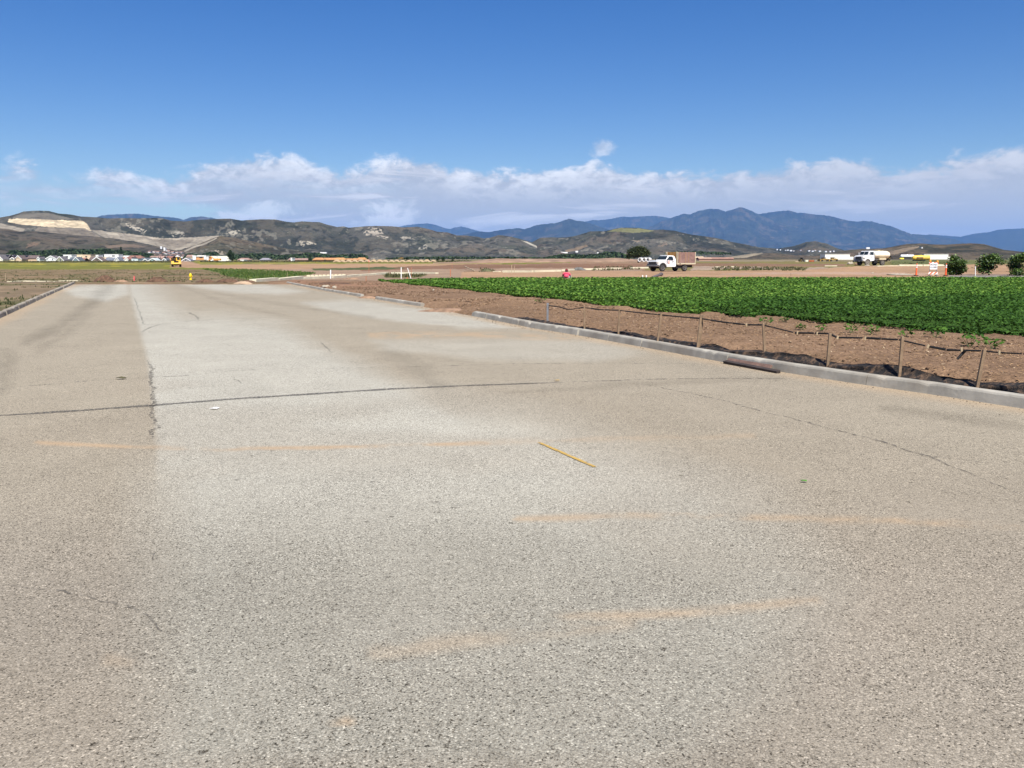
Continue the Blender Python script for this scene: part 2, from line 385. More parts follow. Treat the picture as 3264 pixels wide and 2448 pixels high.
BIG = [(-4000, 0), (7000, 0)]
def band(pts_top, pts_bot): return pts_top + pts_bot[::-1]
SOIL = (.22, .14, .088); TAN = (.31, .196, .116); DARK = (.13, .07, .04); OLIVE = (.155, .13, .048); SCRUB = (.165, .118, .066)
YG = (.142, .14, .030); YEL = (.195, .175, .042); GREEN = (.095, .135, .032); MULCH = (.190, .120, .073); GREYP = (.20, .185, .165)
zones = [  # (albedo, grit, outline in photograph pixels -> filled where it lies on the land, edge waver in px)
    ((0.189, 0.154, 0.091), 0, band([(-4000, 820), (7000, 820)], [(-4000, 836), (7000, 836)]), 0),
    (SCRUB, .5, band([(-4000, 857), (1000, 857)], [(-4000, 990), (240, 904), (900, 906), (1000, 884)]), 3),
    ((0.164, 0.122, 0.077), .4, band([(-4000, 899), (240, 897)], [(-4000, 1500), (0, 1020), (250, 903)]), 3),
    (YG, 0, band([(-4000, 832), (548, 832), (538, 848), (700, 853), (900, 852)], [(-4000, 859), (500, 859), (720, 860), (900, 856)]), 2),
    (YEL, 0, band([(-4000, 833), (500, 835)], [(-4000, 840), (530, 842)]), 2),
    (YG, 0, band([(610, 830), (1000, 831), (1600, 831), (1820, 835)], [(628, 844), (700, 846), (1000, 842), (1600, 842), (1820, 838)]), 2),
    ((0.210, 0.182, 0.059), 0, band([(610, 840), (1000, 838), (1600, 838)], [(640, 847), (800, 845), (1600, 842)]), 1.5),
    (TAN, .2, [(556, 832), (596, 832), (640, 843), (800, 842), (1300, 841), (1600, 842), (1600, 850), (1400, 855), (1000, 858), (760, 857), (620, 853), (540, 853), (546, 845)], 1.5),
    ((0.252, 0.175, 0.119), .3, band([(900, 858), (1100, 856), (1500, 855), (2050, 855)], [(830, 897), (900, 906), (1200, 900), (1500, 893), (2050, 880)]), 3),
    ((0.175, 0.101, 0.063), .3, band([(1130, 858), (1300, 850), (1500, 843), (1800, 841), (2080, 841)], [(1150, 863), (1300, 860), (1500, 856), (1800, 854), (2080, 853)]), 2),
    (GREEN, .3, [(640, 858), (760, 858), (960, 866), (1010, 872), (960, 880), (850, 890), (812, 895), (720, 880), (690, 868)], 3),
    ((0.070, 0.084, 0.035), .3, [(990, 856), (1220, 851), (1300, 855), (1230, 859), (1000, 862)], 2),
    ((0.119, 0.105, 0.042), .3, [(1210, 873), (1290, 869), (1360, 876), (1340, 885), (1230, 886)], 2),
    (MULCH, 1, band([(860, 893), (1000, 892), (1240, 896), (7000, 950)], [(860, 910), (1100, 960), (1500, 1040), (2300, 1200), (7000, 2400)]), 2),
    ((0.217, 0.126, 0.077), .5, band([(930, 893), (1060, 897), (1220, 902)], [(930, 905), (1080, 918), (1300, 920)]), 2),
    (OLIVE, .2, band([(2060, 838), (2250, 834), (2700, 834), (3300, 829), (7000, 829)], [(2060, 862), (2300, 862), (2740, 862), (2800, 850), (3400, 850), (7000, 850)]), 2),
    ((0.189, 0.115, 0.070), .2, band([(2050, 837), (2230, 839), (2500, 841), (2700, 842)], [(2050, 850), (2230, 849), (2500, 850), (2690, 849)]), 1.5),
    ((0.126, 0.119, 0.035), .2, band([(2290, 852), (2480, 852)], [(2270, 863), (2500, 862)]), 2),
    ((0.280, 0.210, 0.154), .3, band([(2210, 848), (2360, 851), (2560, 853), (2800, 851)], [(2200, 862), (2330, 856), (2560, 864), (2800, 862)]), 3),
    ((0.140, 0.119, 0.056), .3, [(2490, 850), (2580, 853), (2570, 862), (2480, 863)], 3),
    (TAN, .2, band([(1470, 867), (1800, 862), (2000, 864), (2300, 862), (2560, 861), (2760, 847), (3000, 843), (3400, 843), (7000, 846)],
                   [(1470, 890), (1800, 910), (2600, 905), (7000, 905)]), 1.5),
    ((0.301, 0.203, 0.143), .3, band([(2300, 870), (2620, 866), (2960, 870)], [(2300, 876), (2620, 874), (2960, 878)]), 2),
    ((0.108, 0.115, 0.042), .2, band([(2840, 829), (3300, 829), (7000, 829)], [(2840, 846), (3050, 844), (3300, 837), (7000, 837)]), 2),
    (GREYP, .1, band([(3025, 877), (3200, 876), (7000, 880)], [(3010, 905), (3200, 910), (7000, 960)]), 1),
    ((0.196, 0.140, 0.105), .3, band([(3030, 873), (7000, 873)], [(3030, 878), (7000, 880)]), 1),
]
def crop_near_px():
    return [(1195, 893), (1260, 903), (1360, 914), (1500, 929), (1642, 946), (1720, 950), (1866, 968), (1968, 980), (2029, 986), (2110, 996), (2192, 1003), (2273, 1000), (2363, 1016), (2431, 1010), (2518, 1019), (2605, 1031),
            (2692, 1034), (2801, 1041), (2866, 1050), (2932, 1059), (3041, 1064), (3172, 1070), (3264, 1078), (3600, 1105), (4200, 1150)]
CROP_NEAR = [gp(*p) for p in crop_near_px()]
CROP_BACK_Y = 61.0
def build_ground():
    naz, nr = 1000, 470
    azs = np.concatenate([np.linspace(-1.45, -.72, 60), np.linspace(-.71, .71, naz), np.linspace(.72, 1.45, 60)])
    rs = np.concatenate([np.array([.3, .8]), np.geomspace(1.4, 700, nr), np.geomspace(760, 22000, 40)])
    A, Rr = np.meshgrid(azs, rs); x = Rr * np.sin(A); y = Rr * np.cos(A); z = zt(x, y)
    # ridged soil at the furrow ends along the crop edge
    cn = np.array([(p.x, p.y) for p in CROP_NEAR]); o = np.argsort(cn[:, 0]); cy = np.interp(x, cn[o, 0], cn[o, 1])
    s = (y - cy)
    row = np.sin((x * .86 + y * .5) * 2 * math.pi / .95)
    z = z + np.where((x > -12) & (y < 62), .07 * (row * .5 + .5) * sst(-1.6, -.5, s) * (1 - sst(-.1, .5, s)) * (.5 + fbm(x * 1.5, y * 1.5, 3)), 0)
    u, v = project(x, y, z)
    alb = np.empty(x.shape + (3,)); alb[:] = SOIL; grit = np.zeros(x.shape)
    wx = fbm(x * .12, y * .05, 21) - .5; wy = fbm(u * .045, v * .35, 22, 4, .65) - .5; wz = fbm(u * .012, v * .1, 23) - .5
    for col, gr, poly, wob in zones:
        m = inpoly(u + wx * 18, v + wy * wob * 2.6 + wz * wob * 1.2, poly) & (y > .5)
        alb[m] = col; grit[m] = gr
    # clumps of weeds in the scrub on both sides
    m = inpoly(u, v, band([(-4000, 856), (900, 857), (1000, 875)], [(-4000, 1500), (0, 1020), (240, 904), (800, 900)]))
    wn = fbm(x * .35, y * .22, 31, 4); wn2 = fbm(x * 1.4, y * .9, 32, 4)
    k = sst(.50, .62, wn * .6 + wn2 * .4) * m
    alb = alb * (1 - k[..., None] * .75) + np.array((.075, .085, .030)) * k[..., None] * .75
    k = sst(.55, .66, fbm(x * .5, y * .4, 35, 4)) * m
    alb = alb * (1 - k[..., None] * .5) + np.array((.27, .19, .12)) * k[..., None] * .5
    # yellow flowers scattered through the far field
    fm = inpoly(u, v, band([(-4000, 832), (560, 833)], [(-4000, 850), (560, 850)])) | inpoly(u, v, band([(620, 832), (1100, 832)], [(640, 846), (1100, 842)]))
    k = sst(.56, .70, fbm(u * .03, v * .5, 41, 4)) * fm
    alb = alb * (1 - k[..., None] * .7) + np.array((.30, .25, .035)) * k[..., None] * .7
    k = sst(.52, .66, fbm(u * .02, v * .4, 44, 4)) * fm
    alb = alb * (1 - k[..., None] * .6) + np.array((.105, .115, .028)) * k[..., None] * .6
    o = np_mesh('ground', np.stack([x, y, z], -1).reshape(-1, 3), grid_faces(len(rs), len(azs)), ground_mat(), True,
                attrs={'grit': grit}, cols={'alb': alb.reshape(-1, 3)})
    tag(o, kind='structure')
    # behind the camera the same soil goes on
    b = MB(); n = 40
    ring = [(20000 * math.sin(a), 20000 * math.cos(a), -.3) for a in np.linspace(1.45, 2 * math.pi - 1.45, n)]
    b.add([(0, -8, -.3)] + ring, [(0, k + 2, k + 1) for k in range(n - 1)])
    tag(b.build('land', pm('far_soil', SOIL, .95, .2, .3)), kind='structure')
build_ground()

# ------------------------------------------------------------------ hills and mountains
def hill_mat(name, s1, rock, bush, rock_lo=.60, haze=0):
    m = bpy.data.materials.new(name); m.use_nodes = True; t = NT(m.node_tree); b = t.n['Principled BSDF']
    tc = t.new('ShaderNodeTexCoord'); P = tc.outputs['Object']; a = t.attr('alb').outputs['Color']; sp = t.attr('special').outputs['Fac']
    Pm = t.mapping(P, (1, 1, 2.6))
    n1 = t.noise(Pm, s1, 7, .62, .6); n2 = t.noise(Pm, s1 * 5, 6, .65, .3); n3 = t.noise(Pm, s1 * 17, 4, .7); n4 = t.noise(Pm, s1 * .35, 4, .55)
    k = t.math('MAXIMUM', .25, t.math('ADD', -.6, t.math('MULTIPLY', t.math('ADD', t.math('MULTIPLY', n1, .5), t.math('MULTIPLY', n2, .5)), 3.2)))
    c = t.new('ShaderNodeVectorMath', operation='SCALE'); t.put(c.inputs[0], a); t.put(c.inputs['Scale'], k)
    free = t.math('SUBTRACT', 1.0, sp)
    bu = t.math('MULTIPLY', t.sstep(.50, .60, t.math('ADD', t.math('MULTIPLY', n2, .55), t.math('MULTIPLY', n1, .45))), t.math('MULTIPLY', free, .75))
    c1 = t.mix(bu, c.outputs[0], bush)
    sp2 = t.math('MULTIPLY', t.sstep(.57, .64, n3), t.math('MULTIPLY', free, .55)); c1 = t.mix(sp2, c1, tuple(q * .6 for q in bush))
    rk = t.sstep(rock_lo, rock_lo + .045, t.math('ADD', t.math('MULTIPLY', n1, .45), t.math('ADD', t.math('MULTIPLY', n2, .40), t.math('MULTIPLY', n4, .25))))
    c2 = t.mix(t.math('MULTIPLY', rk, t.math('MULTIPLY', free, t.sstep(.40, .52, n3))), c1, rock)
    t.put(b.inputs['Base Color'], c2); b.inputs['Roughness'].default_value = 1; b.inputs['Specular IOR Level'].default_value = .05
    t.put(b.inputs['Normal'], t.bump(t.math('ADD', n1, t.math('MULTIPLY', n2, .4)), .5, 10 / max(s1 * 300, 1)))
    return m
LAYERS = {}
class Hill:
    def __init__(s, name, sky, rf, rc, seed, gull=.28, scale=90., p=.9, rough=2.5, back=900):
        s.rf, s.rc, s.seed, s.gull, s.scale, s.p, s.back = rf, rc, seed, gull, scale, p, back
        A = []; Hh = []
        for u, v in sky:
            d = ray(u, v); h = math.hypot(d[0], d[1]); A.append(math.atan2(d[0], d[1])); Hh.append(CAMH + d[2] / h * rc)
        s.A, s.H = np.array(A), np.array(Hh); s.rough = rough
    def crest(s, az):
        h = np.interp(az, s.A, s.H)
        x = az * s.rc
        return h + s.rough * (fbm(x / 45., x * 0 + s.seed, s.seed, 4, .6) - .5) * np.clip(h / 30, 0, 1)
    def z(s, az, r):
        t = (r - s.rf) / (s.rc - s.rf); c = s.crest(az)
        tt = np.clip(t, 0, 1)
        X = az * s.rc; Y = r
        wx = 1.2 * s.scale * (fbm(X / s.scale / 2, Y / s.scale / 2.5, s.seed + 50, 3) - .5)
        rg = ridged((X + wx) / s.scale * .55, Y / s.scale * .30, s.seed + 9, 5)
        env = np.sin(np.pi * tt ** 1.1) ** .8
        f = tt ** s.p
        z = c * (f - s.gull * env * (1.02 - rg) * 2.1)
        z = z + s.scale * .05 * (fbm(X / s.scale * 3, Y / s.scale * 3, s.seed + 3, 4) - .5) * env
        bk = 1 - sst(1.0, 1.0 + s.back / (s.rc - s.rf), t)
        return np.where(t > 1, c * bk - (t - 1) * 2, z) - 1.5 * (1 - sst(0, .05, t))
    def build(s, name, mat, naz, nr, base, zones_=(), kind='structure', scars=0.0):
        az = np.linspace(s.A[0], s.A[-1], naz)
        r = np.concatenate([np.linspace(s.rf, s.rc, nr), s.rc + s.back * np.array([.06, .15, .35, .7, 1.0])])
        A, Rr = np.meshgrid(az, r); z = s.z(A, Rr); x = Rr * np.sin(A); y = Rr * np.cos(A)
        u, v = project(x, y, z); alb = np.empty(x.shape + (3,)); alb[:] = base; spc = np.zeros(x.shape)
        wb = fbm(u * .05, v * .08, s.seed + 77, 4, .6) - .5
        # patches of bare ground, dry grass and brush
        q = fbm(A * s.rc / 160., Rr / 200., s.seed + 61, 4); q2 = fbm(A * s.rc / 90., Rr / 120., s.seed + 62, 4)
        k = sst(.52, .64, q)[..., None] * .55; alb = alb * (1 - k) + np.array((.125, .09, .062)) * k
        k = sst(.53, .65, q2)[..., None] * .5; alb = alb * (1 - k) + np.array((.045, .052, .034)) * k
        # brush in the gullies, paler spurs, single bushes and fresh scars
        X = A * s.rc; sc_ = s.scale / 150.; wx = 1.2 * s.scale * (fbm(X / s.scale / 2, Rr / s.scale / 2.5, s.seed + 50, 3) - .5)
        rg = ridged((X + wx) / s.scale * .55, Rr / s.scale * .30, s.seed + 9, 5)
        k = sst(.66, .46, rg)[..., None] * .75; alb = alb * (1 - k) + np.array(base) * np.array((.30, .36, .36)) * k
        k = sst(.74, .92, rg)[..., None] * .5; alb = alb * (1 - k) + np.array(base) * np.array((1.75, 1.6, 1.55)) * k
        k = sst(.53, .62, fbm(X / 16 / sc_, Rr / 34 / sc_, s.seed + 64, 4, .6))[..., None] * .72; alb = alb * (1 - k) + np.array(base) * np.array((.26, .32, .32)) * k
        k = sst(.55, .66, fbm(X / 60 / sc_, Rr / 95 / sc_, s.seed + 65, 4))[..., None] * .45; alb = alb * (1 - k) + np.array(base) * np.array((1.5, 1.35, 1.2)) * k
        if scars:
            q3 = fbm(X / 70 / sc_, Rr / 120 / sc_, s.seed + 66, 3) * .5 + fbm(X / 13 / sc_, Rr / 36 / sc_, s.seed + 67, 3) * .5
            k = sst(.60, .66, q3)[..., None] * scars; alb = alb * (1 - k) + np.array((.205, .188, .148)) * k
        fr = fbm(u * .16, v * .30, s.seed + 90, 3)
        for col, sp, poly, wob in zones_:
            m = inpoly(u + wb * wob * 3, v + wb * wob * 1.6, poly) & (Rr <= s.rc)
            if wob >= 4: m &= fr > .46
            cc = np.array(col) * (1 + .35 * (fbm(u * .06, v * .35, s.seed + 91, 3) - .5))[..., None]
            alb = np.where(m[..., None], cc, alb); spc[m] = sp
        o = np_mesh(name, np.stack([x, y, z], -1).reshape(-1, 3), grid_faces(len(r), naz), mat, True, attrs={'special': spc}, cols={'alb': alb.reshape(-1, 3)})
        tag(o, kind=kind); LAYERS[name] = s; return o
    def hit(s, u, v):
        d = ray(u, v); h = math.hypot(d[0], d[1]); a = math.atan2(d[0], d[1]); e = d[2] / h
        r = np.linspace(s.rf, s.rc, 600); z = s.z(np.full(600, a), r); k = np.nonzero((z - CAMH) / r >= e)[0]
        i = k[0] if len(k) else 599
        return Vector((r[i] * math.sin(a), r[i] * math.cos(a), z[i]))

scrub = hill_mat('chaparral', .014, (.23, .21, .165), (.026, .031, .023), .63)
scrub2 = hill_mat('dry_chaparral', .018, (.22, .18, .13), (.026, .030, .020), .66)
mtn = hill_mat('mountain_brush', .0014, (.06, .062, .05), (.008, .013, .009), .70)
HB = (.079, .075, .063)
sky_b = [(-900, 720), (-500, 700), (0, 693), (30, 688), (60, 680), (75, 674), (100, 672), (130, 671), (155, 672), (185, 680), (230, 684), (260, 690), (295, 692), (340, 696), (400, 696), (485, 695), (518, 696), (544, 703), (590, 706),
         (618, 703), (656, 699), (704, 698), (734, 697), (770, 703), (820, 700), (838, 699), (876, 699), (914, 707), (937, 709), (961, 706), (990, 707), (1018, 708), (1043, 716), (1075, 723), (1096, 721), (1111, 725), (1142, 723),
         (1170, 721), (1220, 720), (1247, 721), (1280, 724), (1333, 723), (1371, 731), (1395, 739), (1428, 741), (1456, 750), (1485, 750), (1523, 755), (1542, 760), (1561, 758), (1589, 749), (1628, 754), (1657, 761), (1700, 774), (1760, 800), (1850, 822)]
PALE = (.46, .375, .25); GRADED = (.23, .20, .155); GRADED2 = (.165, .14, .108)
zb = [((0.124, 0.112, 0.090), .6, [(60, 683), (150, 678), (200, 690), (248, 700), (60, 700), (40, 694)], 2),
      (PALE, 1, [(30, 698), (60, 697), (150, 700), (262, 704), (276, 712), (292, 736), (284, 738), (272, 728), (230, 726), (160, 724), (70, 716), (24, 708)], 1.5),
      (GRADED, 1, [(-300, 708), (0, 712), (40, 720), (80, 730), (70, 742), (-300, 735)], 2),
      (GRADED2, .9, [(120, 724), (270, 728), (300, 742), (330, 760), (180, 745), (110, 735)], 2),
      (GRADED, 1, [(285, 732), (320, 735), (420, 746), (520, 760), (640, 755), (700, 752), (690, 768), (600, 790), (560, 800), (480, 780), (420, 768), (330, 756)], 3),
      (GRADED2, .9, [(480, 762), (560, 764), (620, 766), (570, 790), (520, 780)], 3),
      ((0.310, 0.273, 0.211), .9, [(330, 738), (375, 744), (378, 750), (345, 748)], 2),
      ((0.298, 0.267, 0.211), .8, [(400, 712), (425, 716), (470, 735), (460, 742), (430, 734), (405, 722)], 6),
      ((0.279, 0.254, 0.205), .8, [(545, 738), (590, 740), (585, 752), (550, 755)], 8),
      ((0.260, 0.236, 0.186), .8, [(720, 735), (750, 728), (765, 735), (745, 752), (735, 748)], 6),
      ((0.298, 0.260, 0.205), .8, [(1168, 728), (1195, 723), (1215, 730), (1222, 745), (1165, 752), (1160, 742)], 6),
      ((0.285, 0.254, 0.198), .8, [(955, 768), (985, 768), (1010, 778), (990, 780), (960, 785)], 5),
      ((0.248, 0.223, 0.180), .8, [(1275, 756), (1310, 752), (1320, 762), (1280, 766)], 6),
      ((0.248, 0.229, 0.186), .8, [(1330, 785), (1362, 778), (1360, 792), (1335, 798)], 6),
      ((0.260, 0.229, 0.186), .8, [(1190, 745), (1240, 755), (1235, 762), (1190, 752)], 5),
      ((0.341, 0.310, 0.248), .8, [(1660, 766), (1680, 770), (1755, 804), (1748, 808), (1700, 785)], 3)]
hb = Hill('hills', sky_b, 2050, 2800, 3, gull=.30, scale=150, p=.85); hb.build('hills', scrub, 1300, 190, HB, zb, scars=.55)
sky_f = [(-900, 740), (-400, 730), (0, 728), (30, 731), (60, 738), (130, 739), (190, 745), (250, 750), (310, 755), (380, 762), (440, 775), (500, 786), (560, 798), (620, 812), (720, 823)]
hf = Hill('brown_hill', sky_f, 1330, 1900, 13, gull=.22, scale=110, p=.8, rough=1.5)
hf.build('brown_hill', scrub2, 560, 90, (.091, .078, .062), [((0.149, 0.112, 0.081), .6, [(330, 782), (430, 778), (470, 788), (340, 790)], 3), ((0.143, 0.102, 0.074), .5, [(90, 775), (130, 770), (125, 785), (80, 790)], 5)])
sky_g = [(500, 824), (540, 810), (580, 797), (610, 785), (640, 775), (680, 758), (704, 751), (740, 757), (800, 770), (880, 785), (960, 800), (1060, 815), (1150, 822)]
hg = Hill('knoll', sky_g, 1600, 2000, 23, gull=.2, scale=90, p=.8); hg.build('knoll', scrub, 420, 100, (.078, .07, .048), scars=.5, zones_=[((0.260, 0.229, 0.180), .9, [(585, 800), (620, 783), (650, 775), (690, 757), (692, 760), (655, 779), (622, 788), (590, 803)], 1),
    ((0.260, 0.223, 0.167), .8, [(680, 795), (705, 798), (715, 810), (700, 812), (688, 806)], 5)])
sky_c = [(1560, 824), (1640, 795), (1700, 770), (1723, 758), (1757, 756), (1800, 757), (1828, 754), (1866, 743), (1881, 738), (1923, 737), (1961, 729), (1980, 726), (2019, 725), (2042, 727), (2076, 733), (2114, 732), (2152, 736), (2190, 745), (2228, 751),
         (2266, 756), (2304, 762), (2332, 771), (2380, 780), (2420, 788), (2470, 800), (2540, 815), (2600, 822)]
hc = Hill('green_topped_hill', sky_c, 2150, 2900, 33, gull=.30, scale=150, p=.85)
hc.build('green_topped_hill', scrub, 620, 150, HB, scars=.6, zones_=[((0.136, 0.133, 0.062), .7, [(1930, 738), (1975, 728), (2040, 728), (2090, 736), (2040, 742), (1980, 740)], 3),
    ((0.167, 0.124, 0.081), .7, [(1800, 797), (1850, 785), (1870, 780), (1875, 785), (1840, 800), (1800, 803)], 3), ((0.186, 0.149, 0.105), .7, [(2010, 765), (2045, 768), (2030, 772)], 3), ((0.174, 0.136, 0.099), .6, [(2100, 775), (2125, 770), (2128, 782), (2096, 786)], 4)])
sky_e = [(2350, 822), (2400, 790), (2430, 788), (2447, 790), (2480, 793), (2533, 784), (2571, 771), (2600, 769), (2637, 777), (2666, 790), (2700, 800), (2750, 792), (2800, 795), (2900, 800), (3000, 812), (3080, 822)]
he = Hill('foothill', sky_e, 3000, 3700, 43, gull=.25, scale=150, p=.8); he.build('foothill', scrub, 420, 70, (.07, .065, .048))
sky_d = [(2240, 824), (2330, 818), (2400, 808), (2470, 806), (2533, 814), (2600, 815), (2680, 800), (2720, 795), (2821, 791), (2863, 783), (2894, 777), (2934, 775), (2978, 779), (3010, 780), (3052, 778), (3094, 776), (3136, 778), (3167, 787), (3199, 796), (3264, 803), (3400, 800), (3700, 792), (4200, 800)]
hd = Hill('low_hill', sky_d, 1250, 1750, 53, gull=.18, scale=80, p=.8, rough=1.5)
hd.build('low_hill', scrub2, 700, 80, (.105, .082, .058), [((0.223, 0.186, 0.130), .9, [(2300, 822), (2400, 806), (2426, 803), (2432, 808), (2380, 822)], 1), ((0.186, 0.143, 0.099), .6, [(2810, 806), (2900, 788), (2930, 784), (2925, 790), (2850, 812)], 2)])
MB_ = (.017, .023, .017)
sky_1 = [(150, 730), (250, 702), (290, 697), (320, 688), (345, 684), (400, 682), (430, 681), (465, 684), (500, 689), (540, 692), (560, 694), (585, 701), (610, 692), (640, 690), (680, 695), (720, 705), (800, 740)]
Hill('m', sky_1, 15600, 19500, 63, gull=.2, scale=1050, rough=19, back=2500).build('mountain_ridge', mtn, 240, 60, MB_)
sky_2 = [(1180, 770), (1240, 735), (1265, 724), (1300, 717), (1340, 713), (1365, 712), (1390, 717), (1420, 728), (1435, 730), (1450, 725), (1470, 722), (1490, 726), (1520, 735), (1560, 745), (1620, 765)]
Hill('m', sky_2, 22800, 27000, 73, gull=.2, scale=1200, rough=19, back=2500).build('far_ridge', mtn, 200, 50, MB_)
sky_3 = [(1380, 800), (1430, 765), (1470, 750), (1520, 738), (1560, 739), (1600, 733), (1650, 727), (1670, 730), (1690, 725), (1710, 717), (1740, 714), (1770, 711), (1790, 705), (1815, 697), (1835, 703), (1860, 706), (1890, 715), (1920, 725), (1960, 740), (2020, 765), (2080, 790)]
Hill('m', sky_3, 14400, 18000, 83, gull=.22, scale=1140, rough=19, back=2500).build('pointed_mountain', mtn, 320, 70, MB_)
sky_4 = [(1800, 760), (1840, 720), (1860, 708), (1890, 701), (1910, 702), (1945, 698), (1985, 690), (2010, 692), (2050, 689), (2090, 688), (2120, 692), (2160, 700), (2230, 740)]
Hill('m', sky_4, 22200, 25800, 93, gull=.2, scale=1200, rough=19, back=2500).build('middle_ridge', mtn, 200, 50, MB_)
sky_5 = [(2000, 780), (2040, 745), (2070, 725), (2110, 705), (2140, 694), (2180, 681), (2200, 683), (2225, 673), (2262, 665), (2290, 667), (2312, 674), (2335, 668), (2355, 661), (2370, 662), (2395, 672), (2420, 684), (2460, 702), (2560, 735), (2640, 765), (2740, 800)]
Hill('m', sky_5, 15900, 20700, 103, gull=.26, scale=1440, rough=21, back=2500).build('twin_peaked_mountain', mtn, 420, 90, MB_)
sky_6 = [(2360, 720), (2420, 682), (2460, 676), (2514, 670), (2540, 678), (2563, 679), (2618, 686), (2641, 687), (2666, 694), (2694, 701), (2732, 707), (2753, 704), (2780, 706), (2800, 712), (2838, 720), (2869, 732), (2905, 746), (2947, 748), (2989, 755), (3026, 758), (3052, 766), (3073, 775), (3130, 800)]
Hill('m', sky_6, 16800, 21900, 113, gull=.24, scale=1440, rough=21, back=2500).build('long_mountain', mtn, 420, 80, MB_)
sky_7 = [(2900, 770), (2960, 747), (3000, 750), (3050, 754), (3062, 755), (3100, 746), (3150, 740), (3180, 732), (3220, 730), (3264, 728), (3400, 715), (3700, 700), (4300, 740)]
Hill('m', sky_7, 23400, 27900, 123, gull=.2, scale=1350, rough=21, back=2500).build('hazy_mountain', mtn, 260, 50, MB_)

# ------------------------------------------------------------------ brown stockpile berm across the site
def build_berm():
    topv = [(1380, 836), (1500, 832), (1560, 825), (1600, 822), (1700, 823), (1800, 824), (1900, 823), (1960, 821), (2010, 824), (2060, 829), (2110, 838)]
    U = np.linspace(1380, 2110, 260); T = np.linspace(0, 1, 26); V = np.interp(U, *zip(*topv)); D0 = 300.
    base = np.array([project(*(np.array([at(u, 824, D0).x]), np.array([D0]), zt(at(u, 824, D0).x, D0)))[1][0] for u in U])
    P = []; 
    for t in T:
        for k, u in enumerate(U):
            y = D0 + 34 * t; p = at(u, 824, D0); x = p.x * (y / D0)
            zg = float(zt(x, y)); hcrest = max(.02, CAMH + (HOR - V[k]) / F * (D0 + 14) - zg)
            prof = math.sin(math.pi * min(1, t * 1.15)) if t < .87 else 0
            n = fbm(np.array([u * .045]), np.array([t * 5.]), 5)[0]; n2 = ridged(np.array([u * .03]), np.array([t * .8]), 9)[0]
            P.append((x, y, zg - .05 + hcrest * prof ** .7 * (.80 + .2 * n2) + .3 * (n - .5) * prof))
    o = np_mesh('dirt_berm', P, grid_faces(len(T), len(U)), pm('berm_earth', (.36, .235, .155), .95, .3, .25, bump=.5, dirt=(.27, .165, .10), dirt_amt=.7), True)
    tag(o, kind='structure')
build_berm()

# ------------------------------------------------------------------ road
def road_mat():
    m = bpy.data.materials.new('worn_asphalt'); m.use_nodes = True; t = NT(m.node_tree); b = t.n['Principled BSDF']
    tc = t.new('ShaderNodeTexCoord'); P = tc.outputs['Object']; a = t.attr('alb').outputs['Color']; sd = t.attr('sand').outputs['Fac']
    v1 = t.vor(P, 135); v2 = t.vor(P, 300); n1 = t.noise(P, 1.1, 6, .6); n2 = t.noise(P, 9, 5, .65); n3 = t.noise(P, .22, 4, .55)
    s1 = t.new('ShaderNodeSeparateColor'); t.put(s1.inputs[0], v1.outputs['Color']); s2 = t.new('ShaderNodeSeparateColor'); t.put(s2.inputs[0], v2.outputs['Color'])
    k = t.math('ADD', t.math('MULTIPLY', t.math('SUBTRACT', s1.outputs[0], .5), .62), t.math('MULTIPLY', t.math('SUBTRACT', s2.outputs[0], .5), .55))
    wht = t.math('MULTIPLY', t.sstep(.90, .96, s1.outputs[1]), .75); blk = t.math('MULTIPLY', t.sstep(.90, .97, s1.outputs[2]), -.80)
    gap = t.math('MULTIPLY', t.sstep(.45, .75, v1.outputs['Distance']), -.35)
    k = t.math('ADD', k, t.math('ADD', wht, t.math('ADD', blk, gap)))
    n5 = t.noise(P, .65, 5, .6, .8); n6 = t.noise(P, 3.1, 4, .6)
    k = t.math('MULTIPLY', k, t.math('ADD', .28, t.math('MULTIPLY', n5, 1.15)))
    k = t.math('SUBTRACT', k, t.math('MULTIPLY', t.sstep(.60, .74, t.math('ADD', t.math('MULTIPLY', n5, .55), t.math('MULTIPLY', n6, .45))), .16))
    v3 = t.vor(P, 7.5); s3 = t.new('ShaderNodeSeparateColor'); t.put(s3.inputs[0], v3.outputs['Color'])
    k = t.math('SUBTRACT', k, t.math('MULTIPLY', t.math('MULTIPLY', t.sstep(.17, .08, v3.outputs['Distance']), t.math('GREATER_THAN', s3.outputs[0], .86)), .45))
    soft = t.math('SUBTRACT', 1.0, t.math('MULTIPLY', sd, .75)); k = t.math('MULTIPLY', k, soft)
    big = t.math('ADD', t.math('MULTIPLY', t.math('SUBTRACT', n1, .5), .26), t.math('ADD', t.math('MULTIPLY', t.math('SUBTRACT', n2, .5), .22), t.math('MULTIPLY', t.math('SUBTRACT', n3, .5), .22)))
    k = t.math('MAXIMUM', t.math('ADD', 1.0, t.math('ADD', k, big)), .12)
    c = t.new('ShaderNodeVectorMath', operation='SCALE'); t.put(c.inputs[0], a); t.put(c.inputs['Scale'], k)
    tint = t.mix(t.math('MULTIPLY', t.sstep(.45, .9, s2.outputs[1]), .30), c.outputs[0], t.mix(.5, c.outputs[0], (.42, .33, .22)))
    t.put(b.inputs['Base Color'], tint); b.inputs['Roughness'].default_value = .95; b.inputs['Specular IOR Level'].default_value = .08
    t.put(b.inputs['Normal'], t.bump(t.math('ADD', t.math('MULTIPLY', v1.outputs['Distance'], -1.0), t.math('MULTIPLY', n2, .4)), .35, .006))
    return m
TANR = np.array((.298, .262, .200)); GREYR = np.array((.382, .364, .306)); MIXT = np.array((.244, .216, .174)); MIXG = np.array((.260, .245, .202))
